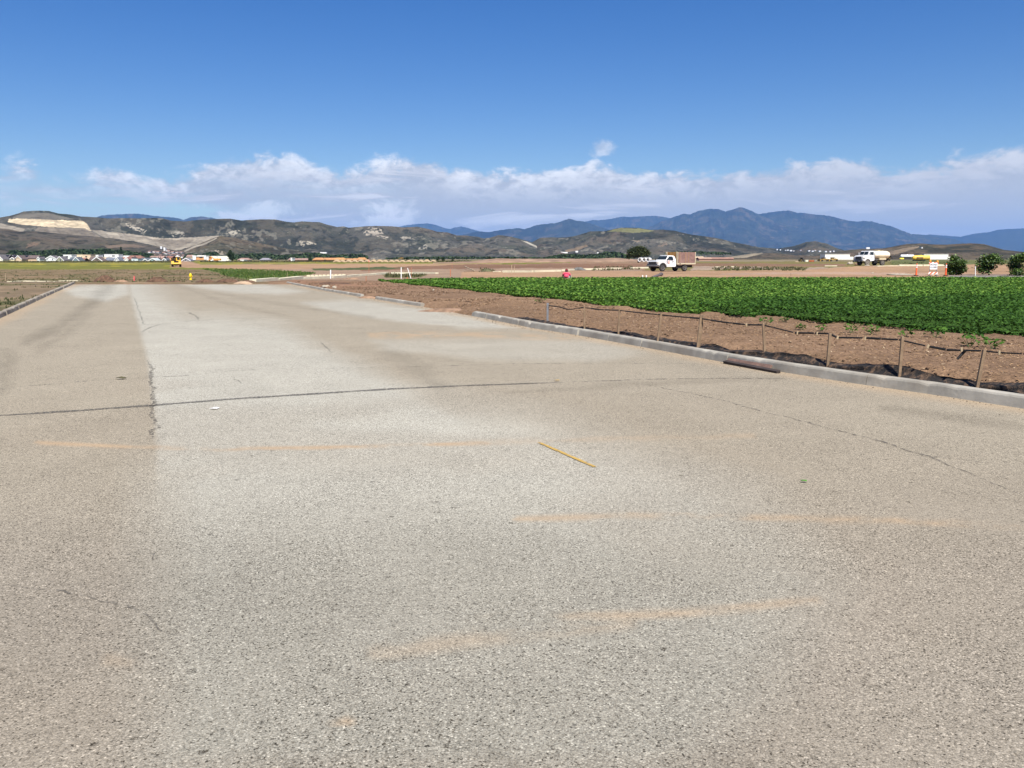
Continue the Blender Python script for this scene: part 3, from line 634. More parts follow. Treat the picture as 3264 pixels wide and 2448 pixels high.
def build_road():
    ys = np.concatenate([np.linspace(-6, 1.6, 20), np.geomspace(1.8, ROAD_END + .8, 430)]); W = np.linspace(0, 1, 330)
    Y, Wd = np.meshgrid(ys, W, indexing='ij'); x0 = xl(Y) - .02; x1 = xr(Y) + .02; x = x0 + (x1 - x0) * Wd
    # ragged far end
    endw = .9 * (fbm(Wd * 30, Wd * 0 + 2, 3) - .5)
    Y2 = np.where(Y > ROAD_END - 2, np.minimum(Y, ROAD_END + endw), Y)
    x = xl(Y2) - .02 + (xr(Y2) - xl(Y2) + .04) * Wd; z = 0 * x
    u, v = project(x, Y2, z); wu = fbm(x * .8, Y2 * .8, 4, 4) - .5; wv = fbm(x * .6 + 9, Y2 * .6, 6, 4) - .5
    uu = u + wu * 60 * np.clip((v - 850) / 300, .15, 3); vv = v + wv * 26 * np.clip((v - 860) / 250, .05, 3)
    gray = np.zeros(x.shape)
    def soft(poly, feather):
        ins = inpoly(uu, vv, poly); d = pdist(uu, vv * 2.2, [(a, b * 2.2) for a, b in poly + poly[:1]])
        return np.clip(.5 + np.where(ins, d, -d) / (2 * feather), 0, 1)
    # one long resurfaced strip: straight left joint, right side fading out
    su, sv = uu, vv; uu = u + wu * 8; vv = v + wv * 4
    left = soft([(408, 900), (422, 960), (455, 1085), (476, 1180), (490, 1290), (500, 1400), (500, 1560), (470, 2448), (4000, 2448), (4000, 900)], 9)
    soft_l = soft([(408, 900), (500, 1400), (500, 1560), (470, 2448), (4000, 2448), (4000, 900)], 150); kf = sst(1330, 1650, v); left = left * (1 - kf) + soft_l * kf
    uu, vv = su, sv
    gray = np.maximum(gray, left * soft([(300, 890), (470, 890), (520, 960), (600, 1008), (700, 1006), (880, 1030), (1010, 1100), (1270, 1220), (1600, 1380), (-500, 1500), (200, 1300)], 60))
    gray = np.maximum(gray, left * soft([(300, 1290), (1350, 1270), (1750, 1350), (2350, 1560), (2650, 1850), (2450, 2200), (1900, 2700), (-500, 2700)], 170))
    gray = np.maximum(gray, soft([(1180, 1082), (1900, 1085), (2050, 1120), (1900, 1150), (1500, 1140), (1250, 1120)], 26) * .55)
    gray = np.maximum(gray, soft([(1120, 955), (1340, 985), (1480, 1003), (1650, 1042), (1480, 1050), (1100, 1000), (960, 965)], 14) * .9)
    gray = np.maximum(gray, soft([(180, 915), (410, 905), (415, 935), (340, 960), (240, 945)], 14))
    gray = np.maximum(gray, soft([(560, 905), (830, 905), (980, 930), (880, 940), (720, 930)], 12) * .9)
    near = sst(1350, 1900, v) 
    n = fbm(x * .5, Y2 * .5, 51, 4)
    alb = TANR * (1 - gray[..., None]) + GREYR * gray[..., None]
    k = (near * .9)[..., None]; alb = alb * (1 - k) + (MIXT * (1 - gray[..., None]) + MIXG * gray[..., None]) * (1 + .20 * (n[..., None] - .5)) * k
    patch = sst(.46, .62, fbm(x * .35 + 4, Y2 * .35, 71, 4))[..., None] * .22 * sst(1000, 1350, v)[..., None]
    alb = alb * (1 - patch) + np.array((.255, .215, .162)) * patch
    # tyre scuffs and stains
    dark = np.zeros(x.shape)
    for line, w_, a in [([(345, 915), (270, 985), (190, 1040), (90, 1085)], 32, .24), ([(300, 960), (250, 1030), (130, 1120)], 26, .15), ([(690, 935), (1000, 985), (1180, 1010)], 10, .12), ([(20, 1130), (0, 1240)], 40, .2),
                        ([(1250, 1130), (1330, 1175), (1400, 1230)], 45, .16), ([(2800, 1310), (3264, 1360)], 24, .2), ([(560, 905), (700, 960), (900, 1010)], 14, .10),
                        ([(1600, 1250), (2100, 1225), (2500, 1210)], 18, .14), ([(1560, 2380), (1640, 2448)], 30, .25), ([(560, 1240), (800, 1240)], 60, .05)]:
        d = pdist(uu, vv * 1.6, [(p, q * 1.6) for p, q in line]); dark = np.maximum(dark, a * np.clip(1 - d / w_, 0, 1) ** .7 * (.5 + fbm(x * 1.2, Y2 * .5, 13, 4)))
    alb = alb * (1 - np.clip(dark, 0, .6)[..., None])
    sand = np.zeros(x.shape)
    for line, w_, a in [([(120, 1412), (480, 1424), (700, 1432), (1000, 1428), (1300, 1420), (1560, 1412)], 9, .85), ([(1500, 1412), (1900, 1400), (2400, 1385)], 14, .3), ([(1650, 1655), (2000, 1645), (2300, 1650), (2800, 1655), (3264, 1680)], 16, .6),
                        ([(1500, 1980), (2000, 1960), (2300, 1945), (2600, 1915)], 24, .55), ([(1200, 2080), (1700, 2010), (2000, 1980)], 40, .3), ([(1180, 1068), (1500, 1068), (1840, 1080)], 13, .6), ([(240, 903), (830, 905), (912, 905)], 3.5, 1.0),
                        ([(1085, 2297), (1115, 2296)], 22, 1.0), ([(2640, 1660), (2900, 1655)], 20, .3), ([(350, 2100), (420, 2120)], 30, .25)]:
        d = pdist(u + wu * 12, v + wv * 12, line); sand = np.maximum(sand, (a if a > .95 else a * 1.0) * np.clip(1.2 - 1.2 * d / w_, 0, 1) * np.clip(-1.9 + 5.2 * fbm(x * 2.2, Y2 * 3.4, 19, 5, .62), 0, 1))
    edge = np.minimum(x - xl(Y2), xr(Y2) - x); sand = np.maximum(sand, .45 * (1 - sst(.1, .7, edge + .5 * (n - .5))))
    sand = np.clip(sand, 0, 1); alb = alb * (1 - sand[..., None]) + np.array((.385, .275, .170)) * sand[..., None]
    o = np_mesh('road', np.stack([x, Y2, z], -1).reshape(-1, 3), grid_faces(len(ys), len(W)), road_mat(), True, attrs={'sand': sand}, cols={'alb': alb.reshape(-1, 3)})
    tag(o, kind='structure')
build_road()

def strip(name, line, width, mat, z, jit=0.0, wj=.4, step=.06, thick=False):
    P = [gp0(*p) for p in line]; pts = []
    for a, b in zip(P[:-1], P[1:]):
        n = max(2, int((b - a).length / step)); pts += [a.lerp(b, k / n) for k in range(n)]
    pts.append(P[-1]); n = len(pts); s = np.cumsum([0] + [(b - a).length for a, b in zip(pts[:-1], pts[1:])])
    j = (fbm(s * 4, s * 0 + len(line) * 3.3 + line[0][0], 3, 4, .65) - .5) * 2 * jit
    wv = width * (1 + wj * (fbm(s * 5, s * 0 + line[0][1], 8, 3) - .5) * 2)
    V = []
    for k, p in enumerate(pts):
        t = (pts[min(k + 1, n - 1)] - pts[max(k - 1, 0)]).normalized(); nn = Vector((-t.y, t.x, 0))
        e = min(1, min(s[k], s[-1] - s[k]) / .6 + .15) if not thick else 1
        c = p + nn * float(j[k])
        V += [(*(c + nn * float(wv[k] * .5 * e)).xy, z), (*(c - nn * float(wv[k] * .5 * e)).xy, z)]
    return tag(np_mesh(name, V, grid_faces(n, 2), mat), kind='structure')
def patchy(name, col, lo, hi, scale=14, amax=1.0, stretch=(1, 1, 1)):
    m = bpy.data.materials.new(name); m.use_nodes = True; t = NT(m.node_tree); b = t.n['Principled BSDF']; tc = t.new('ShaderNodeTexCoord')
    n = t.noise(t.mapping(tc.outputs['Object'], stretch), scale, 5, .7); t.put(b.inputs['Alpha'], t.math('MULTIPLY', t.sstep(lo, hi, n), amax)); t.put(b.inputs['Base Color'], t.mix(n, tuple(c * .7 for c in col), tuple(c * 1.3 for c in col)))
    b.inputs['Roughness'].default_value = .95; return m
seam_m = patchy('tar_seam', (.085, .078, .068), .38, .56, 30, .80); crack_m = patchy('crack_grime', (.095, .083, .068), .42, .62, 22, .72); faint_m = patchy('faint_crack', (.10, .088, .072), .42, .60, 12, .6)
yel_m = patchy('worn_yellow_paint', (.44, .28, .06), .30, .52, 24, .9)
strip('road_seam', [(-60, 1328), (0, 1325), (240, 1310), (480, 1293), (760, 1271), (1000, 1256), (1250, 1240), (1500, 1229), (1800, 1219)], .115, seam_m, .004, .015)
strip('road_seam', [(1800, 1219), (2060, 1210), (2300, 1206), (2520, 1208)], .07, faint_m, .004, .015)
for ln, wd, jt, mt in [([(468, 1150), (486, 1185), (478, 1215), (492, 1255), (486, 1300), (496, 1350), (484, 1400)], .045, .07, crack_m), ([(450, 1060), (478, 1044), (520, 1032), (660, 1020), (850, 1012), (1100, 1000)], .05, .05, crack_m),
                       ([(0, 1238), (180, 1224), (300, 1213), (400, 1208)], .045, .04, crack_m), ([(400, 1208), (560, 1200), (740, 1182), (960, 1174)], .03, .04, faint_m), ([(960, 1176), (1400, 1168), (1640, 1160), (1900, 1158), (2280, 1160)], .03, .03, faint_m),
                       ([(600, 995), (622, 1006), (634, 1020)], .07, .06, crack_m), ([(2050, 1224), (2300, 1275), (2500, 1330), (2700, 1378), (2950, 1452), (3264, 1585)], .03, .06, faint_m), ([(2870, 1450), (3000, 1458), (3180, 1480)], .03, .04, faint_m),
                       ([(0, 1868), (200, 1885), (400, 1930), (480, 1975), (560, 2030)], .018, .05, faint_m), ([(450, 1765), (500, 1762), (490, 1790), (440, 1792)], .015, .03, crack_m), ([(460, 1035), (440, 985), (430, 950)], .04, .07, faint_m),
                       ([(0, 1026), (60, 1022), (150, 1014)], .06, .03, faint_m), ([(160, 1070), (290, 1060)], .05, .03, faint_m), ([(420, 988), (900, 984), (1250, 980)], .05, .04, faint_m), ([(1180, 1055), (1240, 1058), (1300, 1070)], .03, .05, faint_m),
                       ([(740, 1200), (770, 1225)], .03, .06, faint_m), ([(1020, 1090), (1060, 1125)], .04, .05, faint_m)]:
    strip('road_crack', ln, wd, mt, .004 if mt is not seam_m else .006, jt, .9, .03)
strip('lane_marking', [(1718, 1412), (1896, 1490)], .038, yel_m, .007, .002, .25, .04, True)

# ------------------------------------------------------------------ kerbs
conc = pm('kerb_concrete', (.45, .42, .355), .9, .22, 1.6, bump=.3, dirt=(.29, .235, .17), dirt_amt=.5)
conc_l = pm('dirty_kerb_concrete', (.42, .37, .295), .95, .25, 2.5, bump=.4, dirt=(.19, .145, .10), dirt_amt=.6)
newc = pm('new_concrete', (.70, .64, .46), .9, .08, 1.0, bump=.15, dirt=(.55, .45, .31), dirt_amt=.4, raw=True)
def kerb(line, side, mat, h=.145, wd=.16, chip=.012, name='kerb', seed=0):
    """line on the road plane (kerb foot); side=+1: body lies to the right of the line seen along it from far to near"""
    P = [Vector((p.x, p.y, 0)) for p in line]; pts = []
    for a, b in zip(P[:-1], P[1:]):
        n = max(1, int((b - a).length / .12)); pts += [a.lerp(b, k / n) for k in range(n)]
    pts.append(P[-1]); V = []; prof = [(0, -.10), (0, 0), (.022, h - .03), (.035, h - .008), (.06, h), (wd - .02, h), (wd, h - .02), (wd, -.10)]
    rr = random.Random(seed); n = len(pts)
    for k, p in enumerate(pts):
        t = (pts[min(k + 1, n - 1)] - pts[max(k - 1, 0)]).normalized(); nn = Vector((-t.y, t.x, 0)) * side
        c = (rr.random() ** 14) * chip * 3
        for i, (o, z) in enumerate(prof):
            q = (rr.random() - .5) * chip * .35
            V.append((p.x + nn.x * (o + q), p.y + nn.y * (o + q), z + q * .5 - (c if i in (2, 3, 4) else 0)))
    m = len(prof); f = [(k * m + i, k * m + i + 1, (k + 1) * m + i + 1, (k + 1) * m + i) for k in range(n - 1) for i in range(m - 1)]
    b = MB(); b.add(V, f + [tuple(range(m)), tuple(range(n * m - 1, (n - 1) * m - 1, -1))])
    return tag(b.build(name, mat, smooth=False), kind='structure')
def seg(line, a, b):
    """piece of a pixel polyline between u=a and u=b"""
    pts = sorted(line); us = [p[0] for p in pts]; vs = [p[1] for p in pts]
    mid = [p for p in pts if a < p[0] < b]
    return [gp0(*p) for p in [(a, float(np.interp(a, us, vs)))] + mid + [(b, float(np.interp(b, us, vs)))]]
ks = [(912, 1149), (1195, 1340), (1503, 1547), (1549, 1650), (1652, 1838), (1844, 1936), (1938, 2041), (2044, 2314)]
for i, (a, b) in enumerate(ks): kerb(seg(KR_PX, a, b), 1, conc, h=.145 if i > 1 else .115, seed=i, chip=.02 if i < 5 else .012)
kerb(seg(KR_PX, 2318, 2758), 1, conc, seed=20, chip=.008); kerb(seg(KR_PX, 2760, 3264) + [KR[-1]], 1, conc, seed=21, chip=.008)
lk = [(240, 204), (202, 176), (174, 150), (148, 118), (116, 92), (90, 64), (62, 24), (22, 0)]
for i, (a, b) in enumerate(lk):
    s = seg(KL_PX, b, a)[::-1]
    if b == 0: s = s + [KL[-1]]
    kerb(s, -1, conc_l, h=.14, chip=.05, seed=40 + i)

# ================================================================== VEGETATION
def leaf_quads(P, size, up=.55, rng=RNG, asp=.8, fold=.15):
    """many small leaf-shaped faces at points P; size array; up = how much they lie flat"""
    n = len(P); N = rng.normal(size=(n, 3)); N /= np.linalg.norm(N, axis=1, keepdims=True) + 1e-9
    N[:, 2] = np.abs(N[:, 2]); N = N * (1 - up) + np.array((0.05, -.1, 1.0)) * up; N /= np.linalg.norm(N, axis=1, keepdims=True)
    A = rng.normal(size=(n, 3)); T = np.cross(N, A); T /= np.linalg.norm(T, axis=1, keepdims=True) + 1e-9; B = np.cross(N, T)
    s = np.asarray(size)[:, None]
    v0 = P - T * s * .55; v1 = P + B * s * .42 * asp - T * s * .08 + N * s * fold; v2 = P + T * s * .6; v3 = P - B * s * .42 * asp - T * s * .08 + N * s * fold
    V = np.stack([v0, v1, v2, v3], 1).reshape(-1, 3); Fc = np.arange(n * 4).reshape(n, 4)
    return V, Fc
bean = attr_mat('bean_leaf', 'tint', [(0, (.016, .036, .008)), (.35, (.041, .100, .016)), (.65, (.094, .192, .029)), (1, (.20, .31, .055))], .6, .25, spec=.12)
weed = attr_mat('weed_leaf', 'tint', [(0, (.035, .05, .018)), (.5, (.075, .085, .032)), (1, (.18, .135, .07))], .8, .2)
grass = attr_mat('grass_blade', 'tint', [(0, (.035, .075, .016)), (.5, (.07, .13, .026)), (1, (.14, .17, .04))], .7, .25)
cn = np.array([(p.x, p.y) for p in CROP_NEAR]); cn = cn[np.argsort(cn[:, 0])]
def crop_near(x):
    j = .42 * (np.abs(((x * 1.06 + .3 * fbm(x * .7, x * 0, 4)) % 1) - .5) * 2 - .4) + .5 * (fbm(x * 1.7, x * 0 + 3, 12) - .5)
    return np.interp(x, cn[:, 0], cn[:, 1]) + j
def canopy_h(x, y, c):
    e = np.clip((y - c) / .55, 0, 1) * np.clip((CROP_BACK_Y + .5 - y) / .8, 0, 1); e = np.sqrt(np.clip(e, 0, 1))
    tip = sst(-9.6, -4, x)
    return (.10 + .15 * tip + .08 * (fbm(x * .9, y * .9, 61, 3) - .3)) * e
def build_crop():
    root = empty('bean_crop', (0, 0, 0)); tag(root, kind='stuff')
    P = []; S = []; 
    edges = np.geomspace(12.5, 61.5, 46)
    for y0, y1 in zip(edges[:-1], edges[1:]):
        ym = (y0 + y1) / 2; w_ = 62; dens = 235 * (18 / ym) ** 1.45; n = int(w_ * (y1 - y0) * dens)
        x = RNG.uniform(-11, 51, n); y = RNG.uniform(y0, y1, n); c = crop_near(x)
        k = (y > c) & (y < CROP_BACK_Y) & (x < y * .66 + 4); x, y, c = x[k], y[k], c[k]
        h = canopy_h(x, y, c); z = zt(x, y) + h * (1 - np.where(y - c < .5, .92, .35) * RNG.random(len(x)) ** 1.3) + .02
        P.append(np.stack([x, y, z], -1)); S.append((.073 * (ym / 18) ** .66) * RNG.uniform(.6, 1.25, len(x)))
    # trailing outer leaves make the border with the soil ragged
    n = 16000; x = RNG.uniform(-10, 12, n); e_ = RNG.random(n) < .55; c = crop_near(x); y = np.where(e_, c + .15 + 1.1 * RNG.random(n), c - .35 * RNG.random(n) ** 2 * (fbm(x * 1.3, x * 0, 77, 3) * 3 - .6).clip(0, 2)); P.append(np.stack([x, y, zt(x, y) + np.where(e_, canopy_h(x, y, c) * (.75 + .3 * RNG.random(n)), .03 + .10 * RNG.random(n))], -1)); S.append((.085 * (y / 18) ** .62) * RNG.uniform(.6, 1.2, n))
    P = np.concatenate(P); S = np.concatenate(S); V, Fc = leaf_quads(P, S, .52)
    u, v = project(P[:, 0], P[:, 1], P[:, 2])
    dark_zone = sst(-8, 10, v - np.interp(u, [2200, 2400, 2900, 3264, 4300], [962, 946, 942, 931, 905])) * sst(2180, 2480, u + (v - 950) * .5)  # zone of darker leaf tint in the near right of the field
    t = RNG.beta(2.2, 2.0, len(P)); t = t * (1 - .42 * dark_zone); t = np.clip(t + .16 * (1 - dark_zone) * (RNG.random(len(P)) > .86), 0, 1)
    t = t * (.85 + .3 * fbm(P[:, 0] * .35, P[:, 1] * .35, 91, 3))
    o = np_mesh('bean_leaves', V, Fc, bean, False, root, attrs={'tint': np.repeat(t, 4)}); tag(o, kind='stuff')
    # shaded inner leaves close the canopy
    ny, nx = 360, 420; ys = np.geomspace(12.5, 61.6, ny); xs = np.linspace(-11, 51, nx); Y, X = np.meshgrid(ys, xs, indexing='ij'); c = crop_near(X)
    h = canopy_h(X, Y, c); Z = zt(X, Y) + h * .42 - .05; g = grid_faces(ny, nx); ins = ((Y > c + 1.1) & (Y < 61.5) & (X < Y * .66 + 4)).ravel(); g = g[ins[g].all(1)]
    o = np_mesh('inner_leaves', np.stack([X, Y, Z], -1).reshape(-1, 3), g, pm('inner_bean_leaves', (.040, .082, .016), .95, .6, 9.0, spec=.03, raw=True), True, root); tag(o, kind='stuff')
build_crop()
def small_plant(u, v, r, n, label, seed):
    b = gp(u, v); rg = np.random.default_rng(seed); root = empty('bean_plant', b, 0, label, 'bean plant', 'stray bean plants on the bare soil edge')
    a = rg.uniform(0, 6.28, n); q = r * rg.random(n) ** .6; P = np.stack([q * np.cos(a), q * np.sin(a), .04 + r * .75 * rg.random(n)], -1)
    V, Fc = leaf_quads(P, rg.uniform(.05, .11, n), .5, rg)
    np_mesh('leaf_cluster', V, Fc, bean, False, root, attrs={'tint': np.repeat(rg.uniform(.2, .7, n), 4)})
    m = MB()
    for k in range(4): m.cyl((0, 0, -.03), (r * .5 * math.cos(k * 1.6), r * .5 * math.sin(k * 1.6), r * .6), .006, .003, 5)
    m.build('stem', pm('bean_stem', (.10, .17, .05), .7), root)
for k, (u, v, r, n, l) in enumerate([(2440, 1034, .16, 26, 'small bean seedling just behind the sixth fence stake'), (2502, 1027, .14, 22, 'bean seedling right of the sixth fence stake below crop edge'),
        (2555, 1052, .13, 20, 'bean seedling alone on bare soil between sixth and seventh stakes'), (2618, 1056, .12, 14, 'sparse yellowish bean seedling left of the seventh stake'),
        (2714, 1061, .17, 26, 'bushy bean seedling right of the seventh fence stake'), (2776, 1067, .16, 22, 'upright bean seedling midway between seventh and eighth stakes'),
        (2885, 1074, .16, 16, 'spindly bean seedling touching the eighth fence stake'), (2980, 1075, .20, 30, 'low bean plant beside the furrow right of eighth stake'),
        (3090, 1105, .26, 46, 'largest stray bean plant trailing over soil left of ninth stake'), (3165, 1112, .17, 26, 'bean seedling just right of the ninth fence stake'), (1722, 966, .18, 22, 'farthest stray bean plant left of the grey stake')]):
    small_plant(u, v, r, n, l, 200 + k)

def build_litter():
    # wood chips and straw of the mulch; clods
    n = 26000; y = RNG.uniform(9, 34, n) ; s = RNG.uniform(.34, 5.2, n); x = xr(y) + s / .9; c = np.interp(x, cn[:, 0], cn[:, 1])
    k = (y < c - .1); x, y = x[k], y[k]; P = np.stack([x, y, zt(x, y) + .012], -1)
    V, Fc = leaf_quads(P, RNG.uniform(.02, .07, len(P)), .72, asp=.35, fold=.0)
    chip = attr_mat('wood_chip', 'tint', [(0, (.10, .06, .035)), (.55, (.22, .13, .065)), (.9, (.34, .22, .115)), (1, (.46, .36, .24))], .9)
    tag(np_mesh('mulch_chips', V, Fc, chip, attrs={'tint': np.repeat(RNG.random(len(P)), 4)}), kind='stuff')
build_litter()
def tufts(name, polys, n, hmin, hmax, mat, lo, hi, seed, thr=None, wid=.35, ymax=130):
    """upright tufts of blades scattered on the land inside photograph outlines"""
    rg = np.random.default_rng(seed); P = []
    us = np.concatenate(polys); u0, u1 = us[:, 0].min(), us[:, 0].max(); v0, v1 = us[:, 1].min(), us[:, 1].max()
    # sample evenly in the picture plane, then drop to the ground
    m = n * 6; u = rg.uniform(u0, u1, m); v = rg.uniform(v0, v1, m); ok = np.zeros(m, bool)
    for p in polys: ok |= inpoly(u, v, [tuple(q) for q in p])
    u, v = u[ok][:n], v[ok][:n]
    a = (u - CX) / F; b = -(v - CY) / F; d1 = cp_ + b * sp_; d2 = -sp_ + b * cp_; z = np.zeros(len(u))
    for _ in range(25):
        t = (z - CAMH) / np.minimum(d2, -1e-4); z = .5 * z + .5 * zt(a * t, d1 * t)
    t = (z - CAMH) / np.minimum(d2, -1e-4); x, y = a * t, d1 * t
    if thr is not None: k = fbm(x * .35, y * .22, 31, 4) * .6 + fbm(x * 1.4, y * .9, 32, 4) * .4 > thr; x, y, z = x[k], y[k], z[k]
    m = len(x); h = rg.uniform(hmin, hmax, m) ; V = []; T = []
    nb = 4
    for k in range(nb):
        ang = rg.uniform(0, 6.28, m); le = rg.uniform(-.5, .5, m) * h; lf = rg.uniform(-.5, .5, m) * h; w_ = wid * h * rg.uniform(.5, 1.2, m)
        ox = rg.normal(0, .5, m) * h; oy = rg.normal(0, .5, m) * h; hh = h * rg.uniform(.6, 1.1, m)
        bx, by = x + ox, y + oy
        A = np.stack([bx - np.cos(ang) * w_, by - np.sin(ang) * w_, z - .03], -1); B = np.stack([bx + np.cos(ang) * w_, by + np.sin(ang) * w_, z - .03], -1)
        C = np.stack([bx + le + np.cos(ang) * w_ * .4, by + lf + np.sin(ang) * w_ * .4, z + hh], -1); D = np.stack([bx + le - np.cos(ang) * w_ * .4, by + lf - np.sin(ang) * w_ * .4, z + hh * .9], -1)
        V.append(np.stack([A, B, C, D], 1)); T.append(np.repeat(rg.uniform(lo, hi, m), 4))
    V = np.concatenate(V).reshape(-1, 3); Fc = np.arange(len(V)).reshape(-1, 4)
    tag(np_mesh(name, V, Fc, mat, attrs={'tint': np.concatenate(T)}), kind='stuff')
A_ = np.array
tufts('scrub_weeds', [A_([(-200, 858), (600, 860), (800, 880), (780, 899), (240, 900), (-200, 905)])], 4200, .04, .13, weed, 0, 1, 1, .50)
tufts('verge_weeds', [A_([(-300, 905), (225, 905), (0, 992), (-300, 1100)])], 900, .03, .10, weed, 0, .8, 2, .52)
tufts('green_grass', [A_([(640, 857), (760, 857), (960, 866), (1010, 872), (960, 879), (850, 888), (812, 891), (720, 880), (690, 868)])], 1700, .08, .24, grass, .2, 1, 3)
tufts('roadside_weeds', [A_([(2280, 852), (2480, 850), (2500, 862), (2270, 863)]), A_([(2480, 851), (2570, 853), (2560, 863), (2480, 863)]), A_([(1215, 873), (1290, 870), (1360, 877), (1330, 884), (1230, 885)]), A_([(1900, 850), (2005, 848), (2060, 860), (1890, 863)]),
                         A_([(1530, 858), (1560, 856), (1580, 866), (1530, 868)]), A_([(2790, 836), (3060, 834), (3060, 842), (2790, 842)])], 1500, .05, .30, weed, .1, .9, 4)
tufts('meadow_fringe', [A_([(-100, 833), (545, 833), (545, 837), (-100, 837)]), A_([(640, 832), (1500, 832), (1500, 836), (640, 836)])], 4000, .25, .8, weed, .3, 1, 5, wid=.5)

tree_leaf = attr_mat('tree_leaf', 'tint', [(0, (.012, .026, .012)), (.5, (.032, .060, .020)), (1, (.075, .115, .035))], .7, .15)
cit_leaf = attr_mat('citrus_leaf', 'tint', [(0, (.014, .034, .010)), (.5, (.062, .115, .022)), (1, (.20, .28, .055))], .5, .2, spec=.4)
bark = pm('bark', (.12, .085, .06), .95, .3, 5, bump=.5)
def tree(name, base, lobes, leaf, n, mat, label, cat, group=None, trunk_r=.15, trunk_h=1.0, seed=0, shell=.62, branch=True):
    """lobes: (x,y,z,rx,ry,rz) clumps of the crown, in metres from the foot"""
    rg = np.random.default_rng(seed); root = empty(name, base, 0, label, cat, group)
    vol = A_([l[3] * l[5] for l in lobes]); P = []; T = []
    for l, vv in zip(lobes, vol):
        k = max(20, int(n * vv / vol.sum())); D = rg.normal(size=(k, 3)); D /= np.linalg.norm(D, axis=1, keepdims=True)
        q = (shell + (1 - shell) * rg.random(k)) * (1 + .16 * rg.normal(size=k))
        p = A_(l[:3]) + D * A_(l[3:]) * q[:, None]; P.append(p); T.append(.12 + .75 * rg.random(k) * (.75 + .25 * fbm(D[:, 0] * 3 + l[0], D[:, 2] * 3 + l[2], seed)))
    P = np.concatenate(P); T = np.concatenate(T); k = P[:, 2] > .05 * trunk_h; P, T = P[k], T[k]
    V, Fc = leaf_quads(P, leaf * rg.uniform(.6, 1.3, len(P)), .35, rg)
    np_mesh('crown', V, Fc, mat, False, root, attrs={'tint': np.repeat(T, 4)})
    m = MB(); m.cyl((0, 0, -.3), (0, 0, trunk_h), trunk_r * 1.2, trunk_r * .75, 8)
    if branch:
        for l in lobes[:7]: m.cyl((0, 0, trunk_h * .85), tuple(l[:3]), trunk_r * .55, trunk_r * .15, 6)
    m.build('trunk', bark, root); return root
def clumps(w_, h, z0, n, seed, flat=1.0, lean=(0, 0)):
    rg = random.Random(seed); L = []
    for k in range(n):
        a = rg.uniform(0, 6.28); q = rg.random() ** .5; t = rg.random(); pr = math.sin(math.pi * (.12 + .76 * t)) ** .6
        L.append((q * w_ * .36 * pr * math.cos(a) + lean[0] * t, q * w_ * .36 * pr * math.sin(a) + lean[1] * t, z0 + h * (.14 + .72 * t), w_ * rg.uniform(.15, .25), w_ * rg.uniform(.15, .25), h * rg.uniform(.12, .2) * flat))
    return L
# three young orchard trees
for k, (u, v, w_, h, lean, l) in enumerate([(3047, 877, 1.95, 1.95, (-.1, 0), 'leafy round orchard tree just right of an orange delineator post'), (3152, 877, 2.25, 1.95, (.1, 0), 'spreading orchard tree behind the thin white post'),
                                           (3250, 879, 2.2, 2.05, (0, 0), 'orchard tree cut off by the right edge of the photo')]):
    b = gp(u, v); tree('orchard_tree', b, clumps(w_ * 1.2, h * 1.08, -.12, (14, 20, 16)[k], 83 + 7 * k, 1.1, lean), .19, 2600, cit_leaf, l, 'tree', 'young orchard trees along the grey path', .07, .7, 60 + k, .45)
# flat-topped pine beside the site
b = at(2035, 824, 250); b.z = 0.3
L = [(x, y, z, rx, rx, rz) for x, y, z, rx, rz in [(-2.2, 0, 2.6, 1.35, .9), (-1.0, .6, 3.0, 1.5, 1.0), (.3, -.4, 3.15, 1.55, 1.0), (1.5, .4, 2.95, 1.4, .9), (2.5, 0, 2.5, 1.1, .75), (-2.9, -.3, 1.9, .7, .6), (-.2, -1.2, 2.3, 1.3, .7), (1.6, -.9, 2.2, 1.1, .6), (-1.5, -1., 2.1, 1.1, .7), (.6, 1.3, 2.6, 1.3, .8)]]
tree('umbrella_pine', b, [(x * 1.0, y, z * 1.36 - .55, rx * 1.02, ry, rz * 1.40) for x, y, z, rx, ry, rz in L], .34, 5200, attr_mat('pine_needles', 'tint', [(0, (.010, .020, .008)), (.5, (.045, .062, .020)), (1, (.115, .12, .042))], .8), 'wide flat topped dark green pine behind the flatbed truck', 'tree', None, .22, 2.0, 5, .5)
b = at(741, 834, 620); b.z = -.6
tree('dark_tree', b, clumps(6.0, 8.0, .4, 13, 9, 1.0, (-1.0, 0)) + [(-1.2, 0, 7, 1.3, 1.3, 1.5)], .8, 1600, tree_leaf, 'tall dark tree right of the long white trailer', 'tree', None, .3, 3, 9, .4)
b = at(388, 830, 980); b.z = -.6
tree('cypress', b, [(0, 0, 3 + 2.2 * k, 2.6 - .35 * k, 2.6 - .35 * k, 2.2) for k in range(6)], 1.2, 700, tree_leaf, 'narrow dark tree rising above the left housing estate', 'tree', None, .3, 3, 10, .4)
b = at(988, 830, 640); b.z = -.5
tree('conifer', b, [(0, 0, 1.2 + 1.0 * k, 1.7 - .28 * k, 1.7 - .28 * k, 1.0) for k in range(5)], .6, 500, tree_leaf, 'pointed dark conifer beside the orange tiled roofs', 'tree', None, .2, 1.5, 11, .4)
small = []
for k, (u, w_, h) in enumerate([(1285, 8, 12), (1301, 11, 13), (1331, 8, 9), (1365, 9, 11), (1395, 10, 15), (1410, 12, 12), (1444, 10, 10), (1619, 13, 9), (1641, 7, 8), (1674, 7, 8), (1560, 9, 7)]):
    d = 520; s = d / F; b = at(u, 824, d); b.z = .1 if u < 1500 else 1.2
    tree('site_tree', b, clumps(w_ * s * 1.35, h * s, .1, 7, 300 + k), .55, 320, tree_leaf, 'small dark bushy tree far behind the dirt piles and berm', 'tree', 'small dark trees far behind the site', .12, .6, 300 + k, .4, False)
